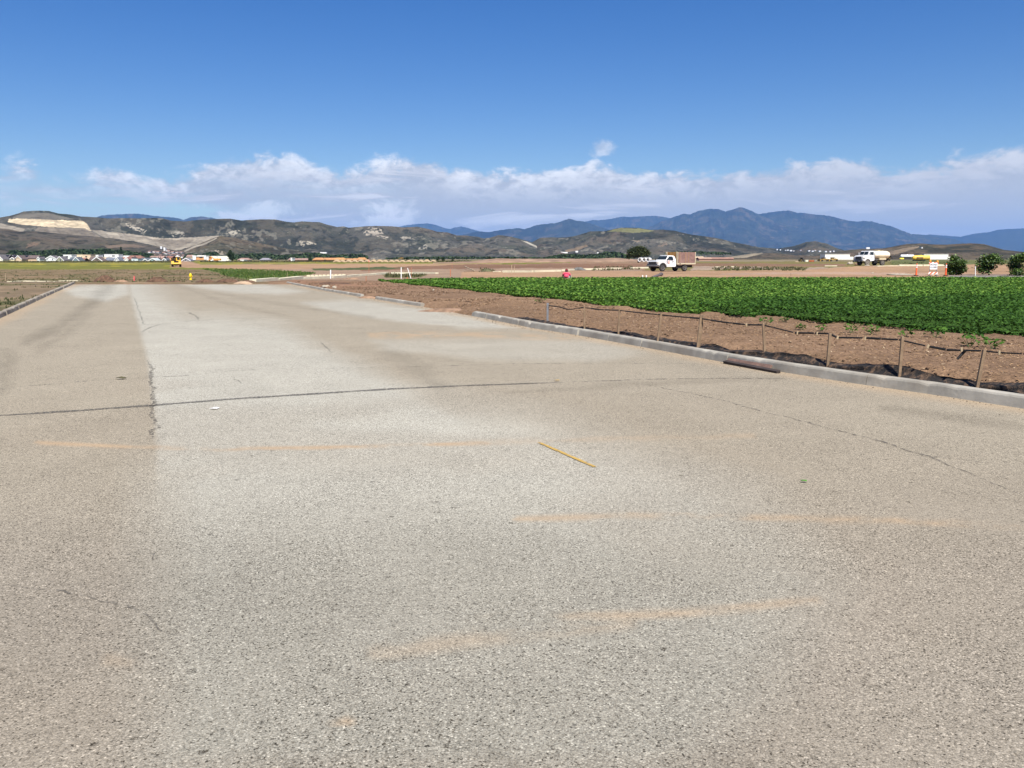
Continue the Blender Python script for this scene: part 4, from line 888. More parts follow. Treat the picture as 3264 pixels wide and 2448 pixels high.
def belt(name, tops, d, vb, n, size, seed, mat=tree_leaf):
    rg = np.random.default_rng(seed); u = rg.uniform(tops[0][0], tops[-1][0], n); tv = np.interp(u, *zip(*tops)) + 3.5 * (fbm(u * .12, u * 0, seed, 3) - .5)
    t = rg.random(n) ** .7; v = vb + (tv - vb) * t; y = d * (1 + .06 * (rg.random(n) - .5) + .05 * t)
    rv = A_([ray(a, b) for a, b in zip(u, v)]); P = np.stack([rv[:, 0] / rv[:, 1] * y, y, CAMH + rv[:, 2] / rv[:, 1] * y], -1)
    V, Fc = leaf_quads(P, size * rg.uniform(.6, 1.5, n), .3, rg); tint = np.clip(rg.random(n) * .7 + .4 * (fbm(u * .09, v * .2, seed + 4, 3) - .4), 0, 1)
    tag(np_mesh(name, V, Fc, mat, attrs={'tint': np.repeat(tint, 4)}), kind='stuff')
belt('far_wood', [(18, 818), (30, 799), (50, 799), (80, 801), (100, 804), (130, 799), (170, 796), (230, 794), (290, 795), (330, 793), (360, 797), (400, 800), (440, 806), (480, 810), (500, 816)], 1050, 830, 6000, 2.4, 1)
belt('far_wood', [(585, 820), (600, 808), (615, 808), (640, 813), (665, 805), (690, 804), (700, 813), (724, 818)], 1150, 826, 1500, 2.6, 2)
belt('far_wood', [(745, 814), (800, 808), (860, 809), (900, 814), (950, 810), (1010, 806), (1050, 813), (1090, 812), (1150, 810), (1172, 818)], 1180, 828, 3600, 2.6, 3)
belt('far_wood', [(1725, 824), (1760, 816), (1790, 811), (1830, 810), (1850, 814), (1900, 811), (1930, 803), (1960, 803), (1990, 809), (2012, 822)], 950, 826, 2600, 2.2, 4)
belt('far_wood', [(1230, 823), (1300, 820), (1420, 819), (1600, 820), (1725, 821)], 1000, 826, 1600, 2.0, 5)
belt('far_wood', [(2120, 806), (2180, 800), (2260, 803), (2330, 806)], 1200, 812, 700, 2.4, 6)

# ================================================================== FENCE, STAKES, SMALL THINGS
wood = pm('weathered_wood', (.30, .205, .125), .85, .2, 9, bump=.2)
wood_l = pm('pale_wood', (.52, .40, .25), .8, .15, 6)
grey_st = pm('grey_metal', (.30, .31, .33), .55, .12, 8, metal=.4)
blk = pm('black_plastic', (.014, .013, .012), .7, .3, 6)
orange = pm('orange_paint', (.80, .13, .035), .5, .1, 5)
white = pm('white_paint', (.80, .79, .76), .45, .05, 3, dirt=(.62, .55, .44), dirt_amt=.35)
STK = [((1746, 966), (1745, 1027)), ((1863, 978), (1863, 1047)), ((1975, 985), (1971, 1064)), ((2108, 996), (2096, 1089)), ((2235, 1003), (2223, 1109)), ((2433, 1029), (2438, 1137)), ((2646, 1062), (2637, 1169)), ((2877, 1072), (2866, 1202)), ((3138, 1114), (3114, 1235)), ((3450, 1150), (3420, 1290))]
fence = empty('silt_fence', gp0(2638, 1169, .13), 0, 'sagging black silt fence on wooden stakes behind the right kerb', 'fence'); fo = fence.location.copy(); fence.location = fo
sb = []; st = []
for k, (t_, b_) in enumerate(STK):
    p = gp0(*b_, z=.13); q = at(*t_, p.y); sb.append(p); st.append(q)
    m = MB(); wd = .0185 if k else .026; ax = (q - p).normalized()
    for s in range(1): 
        m.box(((p + q) / 2 - fo) - ax * .06, (wd * 2, wd * (2 if k else 1.6), (q - p).length + .12), rot=ax.to_track_quat('Z', 'X').to_euler())
    m.build('stake', wood if k else grey_st, fence, bevel=.003)
    if k == 4:
        m = MB(); m.box(((p + q) / 2 - fo) + Vector((.04, .03, .0)), (.03, .03, (q - p).length * .95), rot=(ax + Vector((.02, .0, 0))).to_track_quat('Z', 'X').to_euler()); m.build('stake', wood, fence)
hem_px = [(1750, 973), (1784, 979), (1815, 987), (1860, 980), (1910, 987), (1972, 989), (2040, 997), (2100, 1003), (2170, 1010), (2232, 1015), (2300, 1026), (2378, 1035), (2433, 1036), (2466, 1044), (2535, 1061), (2600, 1062), (2644, 1063), (2668, 1076), (2758, 1077), (2866, 1083), (2958, 1104), (3019, 1115), (3070, 1117), (3132, 1118), (3185, 1124), (3264, 1128), (3445, 1156)]
us = [q[0] for q, _ in STK]; ds = [p.y for p in sb]
H = [at(u, v, float(np.interp(u, us, ds)) + .02) - fo for u, v in hem_px]
m = MB()
for a, b in zip(H[:-1], H[1:]):
    n = max(1, int((b - a).length / .25))
    for k in range(n):
        p, q = a.lerp(b, k / n), a.lerp(b, (k + .9) / n); r = .011 + .007 * random.random(); m.cyl(p, q, r, r * random.uniform(.6, 1.1), 6)
m.build('fabric_hem', blk, fence)
m = MB()
for u, v in [(2380, 1036), (2542, 1061), (2605, 1063), (2670, 1076), (2758, 1078), (2958, 1104), (3065, 1114), (3185, 1124)]:
    p = at(u, v, float(np.interp(u, us, ds)) - .01) - fo; m.box(p, (.03, .01, .05), (0, .5 * random.uniform(-1, 1), .3))
m.build('tie', wood_l, fence)
p = at(3060, 1130, float(np.interp(3060, us, ds))) - fo; m = MB(); m.cyl(p + Vector((-.03, 0, -.06)), p + Vector((.06, 0, .05)), .014, .02, 6); m.build('torn_fabric', blk, fence)
# rolled-down fabric on the bank; its black also paints the shaded recess
def fabric():
    ys = np.linspace(float(gp0(1750, 1027).y), -2, 420)[:]; prof = np.linspace(0, 1, 9); V = []
    for i, y in enumerate(ys):
        x0 = float(xr(y)); n = fbm(np.array([y * 1.3]), np.array([3.]), 5, 4)[0]; n2 = fbm(np.array([y * 5.]), np.array([9.]), 6, 3)[0]
        hgt = float(np.interp(y, [0, 10, 14, 19, 24, 30], [.17, .16, .11, .065, .04, .03])) * np.clip(.1 + 1.5 * n, .2, 1.3)
        for t in prof:
            off = .19 + .03 * n2 + .16 * t + .035 * math.sin(t * 9 + y * 3) * (n2); V.append((x0 / 1 + off / .9, y + .12 * off, .10 + hgt * t + (.03 * n2 if t > .6 else 0)))
    mt = bpy.data.materials.new('fabric_recess_shade'); mt.use_nodes = True; t = NT(mt.node_tree); b = t.n['Principled BSDF']; tc = t.new('ShaderNodeTexCoord'); n = t.noise(tc.outputs['Object'], 9, 6, .7)
    t.put(b.inputs['Base Color'], t.mix(t.sstep(.47, .66, n), (.012, .010, .009), (.13, .08, .048))); b.inputs['Roughness'].default_value = .9; t.put(b.inputs['Normal'], t.bump(n, .9, .06))
    V = A_(V) - A_(fo); np_mesh('fabric', V, grid_faces(len(ys), len(prof)), mt, True, fence)
fabric()

# board over the drain inlet in the kerb
def plank(name, a, b, w_, t_, mat, label, cat, roll=0.0):
    a, b = Vector(a), Vector(b); c = (a + b) / 2; d = (b - a); root = empty(name, c, 0, label, cat); rot = d.to_track_quat('X', 'Z').to_euler()
    m = MB(); m.box((0, 0, 0), (d.length, w_, t_), None); o = m.build('board', mat, root, bevel=.004); o.rotation_euler = rot; o.rotation_euler.rotate_axis('X', roll)
    return root
red_w = pm('reddish_board', (.24, .145, .11), .8, .25, 7, bump=.3); dk_w = pm('dark_board', (.06, .045, .038), .85, .3, 7)
a, b = gp0(2325, 1158), gp0(2500, 1189)
nrm = Vector(((b - a).y, -(b - a).x, 0)).normalized()
n_in = -nrm if (nrm.x > 0) else nrm
plank('wooden_board', a + n_in * .03 + Vector((0, 0, .055)), a.lerp(b, .80) + n_in * .03 + Vector((0, 0, .06)), .07, .03, red_w, 'reddish timber board leaning on the kerb, upper of two', 'board', .9)
plank('wooden_board', a + n_in * .09 + Vector((0, 0, .03)), b + n_in * .11 + Vector((0, 0, .02)), .075, .045, dk_w, 'dark timber board lying at the foot of the kerb', 'board', .2)

def stake(u, v0, v1, label, mat, w_=.03, name='survey_stake', cat='stake', group='survey stakes around the site', lean=0.0, ribbon=None, d=None):
    p = gp(u, v1); 
    if d: p = at(u, v1, d)
    q = at(u + lean, v0, p.y); root = empty(name, p, 0, label, cat, group); ax = q - p
    m = MB(); m.box(ax / 2 - Vector((0, 0, .05)), (w_, w_ * .7, ax.length + .1), ax.to_track_quat('Z', 'Y').to_euler()); m.build('post', mat, root)
    if ribbon: m = MB(); m.box(ax * .88, (w_ * 2.0, w_ * 1.2, ax.length * .16), ax.to_track_quat('Z', 'Y').to_euler()); m.build('flagging', ribbon, root)
    return root
stk_o = pm('orange_tipped_wood', (.58, .21, .10), .7, .15, 4); pink = pm('pink_flagging', (.85, .16, .16), .6, .1, 4)
stake(18, 870, 896, 'pale wooden stake at the far left beyond the kerb', wood_l, .06)
stake(428, 880, 895, 'red orange marker in front of the dirt mounds at the road end', pink, .10)
stake(916, 868, 885, 'thin wooden stake standing in the green grass strip', wood_l, .035)
stake(1176, 826, 874, 'tall thin pinkish stake behind the long pale kerb', stk_o, .05, ribbon=pink)
stake(1167, 880, 896, 'short orange stake on bare soil in front of the kerb', stk_o, .06)
stake(1311, 852, 884, 'orange stake right beside the slanting white board', stk_o, .05)
stake(1298, 884, 892, 'stub of orange stake below the two white boards', orange, .06)
stake(1436, 858, 881, 'wide orange survey stake on the ploughed ground', stk_o, .10)
stake(1441, 838, 858, 'slim orange stake behind the wide orange one', stk_o, .05)
stake(1631, 844, 872, 'left of two wooden stakes by the pale kerb', wood_l, .06)
stake(1640, 847, 871, 'right of two wooden stakes by the pale kerb', wood_l, .06)
stake(2521, 871, 880, 'small dark stake at the crop edge on the dirt road', wood, .04)
stake(1054, 860, 888, 'thick white post standing against the long pale kerb', white, .13, 'white_post', 'post', None)
stake(1279, 852, 888, 'upright white board, left of the crossing pair', white, .10, 'white_board', 'board', 'pair of white boards')
stake(1311, 888, 854, 'slanting white board leaning left beside the upright one', white, .10, 'white_board', 'board', 'pair of white boards') if False else None
def slant():
    p = gp(1310, 888); q = at(1299, 854, p.y); root = empty('white_board', p, 0, 'slanting white board leaning beside the upright white one', 'board', 'pair of white boards'); ax = q - p
    m = MB(); m.box(ax / 2, (.10, .05, ax.length), ax.to_track_quat('Z', 'Y').to_euler()); m.build('post', white, root)
slant()
stake(3109, 849, 879, 'thin white post in front of the middle orchard tree', white, .07, 'white_post', 'post', None)
# delineators
def delineator(u, label):
    p = gp(u, 880); root = empty('delineator_post', p, 0, label, 'delineator', 'orange delineator posts beside the barricade')
    m = MB(); m.lathe([(.20, 0), (.20, .05), (.10, .08)], 12); m.build('base', pm('black_rubber', (.025, .025, .025), .85, .2, 5), root)
    m = MB(); m.lathe([(.085, .06), (.06, .5), (.05, .98), (.03, 1.0), (.03, 1.05), (.05, 1.06), (.05, 1.10), (.02, 1.11)], 12); m.build('post', orange, root, True)
    wh = pm('reflective_white', (.85, .83, .80), .35, .04, 4)
    for z in (.78, .93): m = MB(); m.lathe([(.062, z - .05), (.060, z + .05)], 12); m.build('reflective_band', wh, root)
delineator(2920, 'orange delineator post left of the road closed sign'); delineator(3014, 'orange delineator post touching the first orchard tree')
# barricade with the sign
def striped(name='barricade_stripes'):
    m = bpy.data.materials.new(name); m.use_nodes = True; t = NT(m.node_tree); b = t.n['Principled BSDF']; tc = t.new('ShaderNodeTexCoord'); s = t.new('ShaderNodeSeparateXYZ'); t.put(s.inputs[0], tc.outputs['Object'])
    k = t.math('FRACT', t.math('MULTIPLY', t.math('SUBTRACT', s.outputs[0], s.outputs[2]), 3.0)); f = t.math('GREATER_THAN', k, .5)
    t.put(b.inputs['Base Color'], t.mix(f, (.82, .79, .74), (.80, .14, .04))); b.inputs['Roughness'].default_value = .5; return m
def barricade():
    p = gp(2973, 880); root = empty('road_barricade', p, R(-8), 'striped barricade carrying a white road closed sign', 'barricade'); mt = grey_st; s = p.y / F
    for x in (-.28, .28):
        m = MB(); m.box((x, 0, .62), (.045, .045, 1.24)); m.box((x, -.1, .03), (.05, .9, .05)); m.build('upright', mt, root)
    sm = striped()
    for z in (.26, 1.12): m = MB(); m.box((0, -.04, z), (.78, .03, .19)); m.build('striped_rail', sm, root)
    m = MB(); m.box((0, -.075, .86), (.62, .02, .56)); sg = m.build('sign', pm('sign_white', (.78, .79, .79), .5, .06, 5), root, bevel=.006)
    for txt, z in (('ROAD', .93), ('CLOSED', .72)):
        c = bpy.data.curves.new('lettering', 'FONT'); c.body = txt; c.size = .155 if txt == 'CLOSED' else .19; c.align_x = 'CENTER'; c.extrude = .002; c.offset = .004
        tmp = bpy.data.objects.new('tmp', c); COL.objects.link(tmp); bpy.context.view_layer.update(); me = bpy.data.meshes.new_from_object(tmp.evaluated_get(bpy.context.evaluated_depsgraph_get())); bpy.data.objects.remove(tmp)
        o = bpy.data.objects.new('lettering', me); COL.objects.link(o); o.location = (0, -.089, z); o.rotation_euler = (math.pi / 2, 0, 0); me.materials.clear(); me.materials.append(pm('sign_black', (.05, .055, .06), .6)); o.parent = sg
    for x, z in ((-.30, 1.34), (.30, 1.28)):
        m = MB(); m.lathe([(.02, -.12), (.025, -.09), (.09, -.08), (.09, .07), (.05, .09)], 12, Matrix.Translation((x, -.02, z))); m.build('warning_light', pm('amber_lens', (.85, .36, .05), .25, .1, 5), root, True)
barricade()
# hydrant
def hydrant():
    p = gp(608, 892); s = 21.5 * p.y / F / .76; root = empty('fire_hydrant', p, .6, 'yellow fire hydrant at the far end of the road', 'fire hydrant'); root.scale = (s, s, s); y = pm('hydrant_yellow', (.86, .62, .02), .4, .06, 6)
    m = MB(); m.lathe([(.16, 0), (.16, .05), (.115, .06), (.105, .36), (.14, .38), (.14, .44), (.12, .46)], 16); m.build('barrel', y, root, True)
    m = MB(); m.lathe([(.135, .46), (.145, .56), (.12, .66), (.06, .71), (.035, .72), (.035, .77), (.0, .775)], 16); m.build('bonnet', y, root, True)
    for a in (0, 2.1, 4.2):
        m = MB(); d = Vector((math.cos(a), math.sin(a), 0)); m.cyl(d * .08 + Vector((0, 0, .40)), d * .16 + Vector((0, 0, .40)), .07, .07, 12); m.cyl(d * .16 + Vector((0, 0, .40)), d * .20 + Vector((0, 0, .40)), .08, .06, 8); m.build('outlet_cap', y, root)
hydrant()
# dirt mounds at the road end and loose soil
clod = pm('dark_damp_soil', (.145, .082, .05), .95, .45, 5, bump=.9); clod_l = pm('dry_loose_soil', (.34, .215, .135), .95, .3, 4, bump=.8); sandm = pm('sand_heap', (.52, .37, .245), .95, .15, 5, bump=.4); gravel = pm('grey_gravel', (.17, .165, .15), .95, .3, 3, bump=.5)
def mound(u, vb, wpx, hpx, label, mat, name='dirt_mound', cat='dirt mound', group=None, seed=0, depth=.6, rough=.5, d=None, lumps=1.0):
    p = gp(u, vb) if d is None else at(u, vb, d); s = p.y / F; w_, h = wpx * s, hpx * s; n = 26; rg = 17.3 * seed
    g = np.linspace(-1, 1, n); X, Y = np.meshgrid(g, g); r = np.hypot(X, Y); nz = fbm(X * 2.5 + rg, Y * 2.5, seed, 4); n2 = ridged(X * 3 * lumps + rg, Y * 3 * lumps, seed + 3, 3)
    e = np.clip(1.15 - r - .35 * (nz - .5), 0, 1); Z = h * np.clip(e * 1.25, 0, 1) ** .9 * (1 - rough * .5 + rough * (n2 - .2)) - .04 - .1 * (r > 1.1)
    o = np_mesh(name, np.stack([X * w_ / 2, Y * w_ * depth / 2, Z], -1).reshape(-1, 3), grid_faces(n, n), mat, True); o.location = p; return tag(o, label, cat, group)
for k, (u, v, w_, h, l, mt) in enumerate([(335, 899, 70, 22, 'dark brown dirt mound with a black hollow, leftmost at the road end', clod), (385, 899, 50, 9, 'low reddish dirt heap right of the leftmost mound', clod_l), (500, 899, 66, 17, 'brown grassy dirt mound midway along the road end', clod),
        (560, 899, 50, 6, 'flattest strip of dark soil left of the hydrant', clod), (655, 900, 60, 12, 'lumpy dark soil heap right of the hydrant', clod), (725, 900, 80, 13, 'long clotted dark soil windrow near the pale kerb', clod), (790, 900, 60, 8, 'dark soil ending at the tip of the pale kerb', clod),
        (775, 904, 60, 9, 'pale sand heap spilled on the road end', sandm), (1120, 891, 60, 7, 'reddish brown soil heap in front of the white post', clod_l), (1060, 905, 120, 8, 'broad turned soil ridge behind the far right kerb', clod)]):
    mound(u, v, w_, h, l, mt, group='dirt mounds at the end of the road', seed=k + 1, lumps=1.6)
mound(1172, 950, 66, 9, 'spilled brown soil filling the far gap in the right kerb', clod_l, group='soil spilled through the kerb gaps', seed=21)
mound(1425, 991, 190, 12, 'broad spilled soil filling the wide gap in the right kerb', clod_l, group='soil spilled through the kerb gaps', seed=22, lumps=1.3)
mound(1846, 861, 46, 10, 'grey gravel pile breaking the pale kerb line', gravel, 'gravel_pile', 'gravel pile', seed=31, rough=.15, depth=.9)
mound(1550, 866, 34, 9, 'weedy soil hump beside the lumber', pm('weedy_soil', (.12, .12, .06), .95, .4, 2, bump=.8), seed=32)
mound(2900, 877, 60, 9, 'crumbled soil heap left of the road closed barricade', clod_l, seed=33, lumps=1.4)
mound(2960, 878, 34, 5, 'low soil lump at the foot of the barricade', clod_l, seed=34)
for k in range(17):
    u = 1075 + k * 19.2 + random.uniform(-3, 3)
    mound(u, 834.5, random.uniform(19, 24), random.uniform(6.2, 8.2), 'pale tan dirt pile in the long row across the site', pm('pale_tan_soil', (.46, .335, .205), .95, .12, .5), 'dirt_pile', 'dirt pile', 'row of pale dirt piles', 50 + k, rough=.12, d=430, depth=.9)
mound(2540, 838, 20, 5, 'pale sandy heap left of the dark loader', pm('pale_tan_soil', (0, 0, 0)), 'dirt_pile', 'dirt pile', None, 81, rough=.15, d=300)
rock_m = pm('pale_concrete_rubble', (.52, .45, .35), .9, .15, 6, bump=.4)
def rubble(u, v, w_, h, label, seed, mat=rock_m, name='concrete_chunk', cat='rubble', group='rubble lying about the site'):
    p = gp(u, v); s = p.y / F; m = MB(); m.ell((0, 0, h * s * .35), (w_ * s / 2, w_ * s * .35, h * s * .65), 9, 6, .22, seed); o = m.build(name, mat); o.location = p; return tag(o, label, cat, group)
for k, a in enumerate([(1038, 916, 26, 7, 'broad white concrete slab chunk on soil behind the far kerb'), (1066, 919, 15, 8, 'smaller broken concrete chunk beside the broad one'), (1382, 926, 8, 4, 'lone white stone on the soil in front of the crop'), (2710, 843, 18, 8, 'pale boulder left of the water truck bumper'),
        (2733, 846, 20, 9, 'brown boulder right under the water truck bumper'), (2765, 848, 16, 4, 'flat stone by the water truck front wheel'), (2782, 872, 7, 4, 'pale stone on the dirt road near the crop edge'), (2973, 878, 14, 6, 'pale rubble lump under the barricade'), (2988, 878, 12, 5, 'flat pale rubble right of the barricade foot'), (2865, 877, 90, 5, 'long low pale rubble strip left of the delineator post')]):
    rubble(*a, seed=k, mat=rock_m if k not in (4,) else clod_l)
# lumber, pipes, debris beyond the field
plank('lumber', gp(1481, 859) + Vector((0, 0, .5)), gp(1512, 866) + Vector((0, 0, .12)), .15, .10, wood_l, 'pale lumber plank sloping down onto the soil', 'lumber')
plank('lumber', gp(1480, 867), gp(1545, 864), .18, .12, wood, 'dark lumber lying flat beside the sloping plank', 'lumber')
pb = at(2079, 884, 66); pt = at(2108, 874, 69); root = empty('drain_pipe', pb, 0, 'grey brown pipe propped at the back of the crop', 'pipe'); m = MB(); m.cyl((0, 0, 0), pt - pb, .09, .11, 10); m.build('pipe_barrel', pm('grey_brown_pipe', (.16, .125, .12), .6, .15, 4), root, True); m = MB(); m.cyl((pt - pb) * .93, (pt - pb) * 1.02, .15, .15, 10); m.build('pipe_collar', pm('grey_brown_pipe', (0, 0, 0)), root)
for k, (u, l) in enumerate([(2048, 'left of two small white cups behind the crop'), (2060, 'right of two small white cups behind the crop')]):
    p = at(u, 884, 66); m = MB(); m.lathe([(.05, 0), (.055, .16), (.045, .17)], 10); o = m.build('white_cup', white); o.location = p; o.location.z = .27; tag(o, l, 'cup', 'white cups behind the crop')
for k, (u, l) in enumerate([(2042, 'concrete pipe ring, leftmost of three on end'), (2056, 'concrete pipe ring, middle of three'), (2068, 'concrete pipe ring nearest the flatbed truck')]):
    d = 230; p = at(u, 834, d); s = d / F; ro = empty('concrete_pipe', p, R(-25), l, 'pipe', 'white concrete pipe rings'); M = Matrix.Translation((0, 0, 6.2 * s)) @ Matrix.Rotation(math.pi / 2, 4, 'X')
    m = MB(); n = 20; V = []
    for r_, z_ in ((6.4 * s, -.9), (6.4 * s, .9), (4.7 * s, .9), (4.7 * s, -.9)):
        for q in range(n): V.append(M @ Vector((r_ * math.cos(q * 6.2832 / n), r_ * math.sin(q * 6.2832 / n), z_)))
    m.add(V, [(i * n + q, i * n + (q + 1) % n, ((i + 1) % 4) * n + (q + 1) % n, ((i + 1) % 4) * n + q) for i in range(4) for q in range(n)]); m.build('pipe_wall', white, ro, True)
# pale new kerbs out on the site
def kerb_run(line, h, wd, name='new_kerb', mat=newc, dz=0.0):
    P = [gp(*p) for p in line]; m = MB()
    for a, b in zip(P[:-1], P[1:]):
        d = b - a; L = d.length; nn = max(1, int(L / 6))
        for k in range(nn):
            p, q = a.lerp(b, k / nn), a.lerp(b, (k + .985) / nn); c = (p + q) / 2 + Vector((0, 0, h / 2 - .05 + dz + random.uniform(-.006, .006))); m.box(c, ((q - p).length, wd, h + .1), (0, 0, math.atan2(d.y, d.x)))
    return tag(m.build(name, mat), kind='structure')
kerb_run([(806, 899), (880, 894), (960, 890), (1054, 887), (1140, 881), (1236, 873.5)], .22, .5); kerb_run([(1250, 873.5), (1320, 873), (1394, 873)], .22, .5)
kerb_run([(1606, 868.5), (1700, 868), (1785, 865.5)], .24, .5); kerb_run([(1797, 864), (1830, 861), (1925, 859)], .18, .6); kerb_run([(1932, 858), (1944, 858)], .2, .6); kerb_run([(1946, 857.5), (1984, 857.5)], .2, .6); kerb_run([(2012, 856), (2066, 855)], .2, .6)
kerb_run([(2865, 848), (2940, 848), (3010, 847.5)], .26, .5); kerb_run([(2790, 849), (2860, 848)], .1, .8)
for a, b, v in ((1575, 1594, 867), (1604, 1612, 866), (2280, 2318, 852), (2330, 2348, 851), (2628, 2668, 848.5)): kerb_run([(a, v), (b, v)], .12, .5)
kerb_run([(30, 899), (70, 898)], .06, .4); kerb_run([(74, 898), (178, 898)], .06, .35); kerb_run([(188, 897), (226, 896.5)], .07, .35); kerb_run([(232, 896), (250, 896)], .07, .35)
for k in range(10):
    p = gp(984 + k * 12.5, 881 - k * .35); m = MB(); m.box((0, 0, .05), (.42, .4, .14), (0, 0, random.uniform(-.1, .1))); m.box((0, 0, .13), (.3, .3, .04)); o = m.build('kerb_stone', newc); o.location = p; tag(o, 'pale stone in the dotted row behind the long pale kerb', 'stone', 'dotted row of pale stones')
# litter on the road
def flake(u, v, r, mat, label, name, cat, n=7, z=.012, curl=.01):
    p = gp0(u, v); m = MB(); V = [(0, 0, curl)] + [(r * random.uniform(.6, 1.1) * math.cos(k * 6.2832 / n), r * .7 * random.uniform(.6, 1.1) * math.sin(k * 6.2832 / n), random.uniform(0, curl)) for k in range(n)]
    V += [(x, y, zz - .004) for x, y, zz in V]; k1 = n + 1
    m.add(V, [(0, 1 + k, 1 + (k + 1) % n) for k in range(n)] + [(k1, k1 + 1 + (k + 1) % n, k1 + 1 + k) for k in range(n)] + [(1 + k, k1 + 1 + k, k1 + 1 + (k + 1) % n, 1 + (k + 1) % n) for k in range(n)])
    o = m.build(name, mat); o.location = (p.x, p.y, z); tag(o, label, cat)
flake(2562, 1538, .028, pm('fresh_leaf', (.10, .30, .035), .6), 'small fresh green leaf lying on the road', 'fallen_leaf', 'leaf')
flake(686, 1304, .06, white, 'scrap of white paper lying near the seam', 'paper_scrap', 'paper'); flake(212, 922, .22, white, 'white scrap beside the far left kerb', 'paper_scrap', 'paper')
flake(388, 1209, .085, pm('dry_stick', (.10, .09, .04), .9), 'flat dark clump of dry weed on the left lane', 'dry_weed', 'weed', curl=.03)
flake(1776, 1215, .05, pm('yellow_chip', (.55, .38, .12), .8), 'tiny yellow paint chip on the road seam', 'paint_chip', 'paint chip')
flake(1512, 2449, .03, dk_w, 'brown dead leaf at the bottom of the photo', 'dead_leaf', 'leaf') if False else None

# person kneeling among the beans, seen from behind
def person():
    d = 57.0; p = at(1805, 886, d); p.z = float(zt(p.x, d)); root = None
    def skin(name, pts, edges, mat, parent=None, sub=1):
        bm = bmesh.new(); lay = bm.verts.layers.skin.new(); vs = []
        for k, (co, r) in enumerate(pts):
            v = bm.verts.new(co); v[lay].radius = (r, r) if not hasattr(r, '__len__') else r; v[lay].use_root = (k == 0); vs.append(v)
        for a, b in edges: bm.edges.new((vs[a], vs[b]))
        me = bpy.data.meshes.new(name); bm.to_mesh(me); bm.free(); o = bpy.data.objects.new(name, me); COL.objects.link(o); me.materials.append(mat)
        o.modifiers.new('skin', 'SKIN').use_smooth_shade = True; s = o.modifiers.new('sub', 'SUBSURF'); s.levels = sub; s.render_levels = sub
        if parent: o.parent = parent
        return o
    sk = pm('skin', (.40, .22, .15), .6, .06, 8)
    pts = [((0, -.02, .24), (.17, .13)), ((0, .04, .40), (.15, .11)), ((0, .09, .55), (.17, .12)), ((0, .13, .65), (.08, .08)), ((0, .17, .70), .055), ((0, .21, .79), (.085, .10)), ((0, .24, .87), (.07, .08)),
           ((.13, .10, .20), .10), ((.16, .34, .10), .07), ((.15, .12, .07), .06), ((.14, -.12, .06), .045), ((.15, -.22, .04), .035),
           ((-.13, .10, .20), .10), ((-.16, .34, .10), .07), ((-.15, .12, .07), .06), ((-.14, -.12, .06), .045), ((-.15, -.22, .04), .035),
           ((.19, .12, .60), .055), ((.25, .22, .40), .045), ((.20, .42, .28), .032), ((.18, .50, .25), .038), ((-.19, .12, .60), .055), ((-.25, .22, .40), .045), ((-.20, .42, .28), .032), ((-.18, .50, .25), .038)]
    ed = [(0, 1), (1, 2), (2, 3), (3, 4), (4, 5), (5, 6), (0, 7), (7, 8), (8, 9), (9, 10), (10, 11), (0, 12), (12, 13), (13, 14), (14, 15), (15, 16), (3, 17), (17, 18), (18, 19), (19, 20), (3, 21), (21, 22), (22, 23), (23, 24)]
    for s, wr in ((1, 20), (-1, 24)):
        for k in range(5):
            x0 = s * (.18 + (.016 * (k - 1.5) if k < 4 else .045 * -1)); b0 = len(pts); tip = .07 + .01 * (k in (1, 2)) if k < 4 else .04
            pts += [((x0, .54 if k < 4 else .51, .24), .010), ((x0, .54 + tip * .6, .22), .009), ((x0, .54 + tip * .9, .18), .008)]; ed += [(wr, b0), (b0, b0 + 1), (b0 + 1, b0 + 2)]
    body = skin('person', pts, ed, sk); body.location = p; body.rotation_euler = (0, 0, R(-8))
    tag(body, 'person in a bright pink shirt and dark red cap kneeling in the crop', 'person')
    pk = pm('pink_shirt', (.76, .05, .11), .8, .15, 5, dirt=(.85, .35, .45), dirt_amt=.5); rd = pm('red_cap', (.23, .025, .025), .8, .2, 9); jn = pm('denim', (.07, .09, .14), .9, .2, 8)
    skin('shirt', [((0, .02, .33), (.185, .145)), ((0, .05, .44), (.18, .135)), ((0, .10, .57), (.195, .14)), ((0, .13, .65), (.10, .09)), ((.20, .12, .60), .075), ((.25, .20, .45), .062), ((-.20, .12, .60), .075), ((-.25, .20, .45), .062)],
         [(0, 1), (1, 2), (2, 3), (3, 4), (4, 5), (3, 6), (6, 7)], pk, body)
    skin('trousers', [((0, -.02, .23), (.19, .15)), ((.13, .10, .21), .115), ((.16, .34, .11), .085), ((.15, .12, .075), .072), ((.14, -.10, .065), .058), ((-.13, .10, .21), .115), ((-.16, .34, .11), .085), ((-.15, .12, .075), .072), ((-.14, -.10, .065), .058)],
         [(0, 1), (1, 2), (2, 3), (3, 4), (0, 5), (5, 6), (6, 7), (7, 8)], jn, body)
    m = MB(); m.ell((0, .205, .84), (.098, .115, .10), 12, 8); m.box((0, .33, .83), (.14, .12, .02), (-.2, 0, 0)); m.build('cap', rd, body, True)
    hm = pm('dark_hair', (.035, .018, .014), .7, .2, 9); m = MB(); m.ell((0, .17, .775), (.088, .085, .085), 10, 7); m.build('hair', hm, body, True)
    for nm_, c_, r_ in (('nose', (.0, .31, .775), (.018, .02, .02)), ('eye', (-.035, .295, .80), (.013, .008, .009)), ('eye', (.035, .295, .80), (.013, .008, .009)), ('mouth', (0, .295, .735), (.03, .01, .008)), ('ear', (.09, .215, .785), (.015, .025, .035)), ('ear', (-.09, .215, .785), (.015, .025, .035))):
        m = MB(); m.ell(c_, r_, 6, 5); m.build(nm_, sk, body, True)
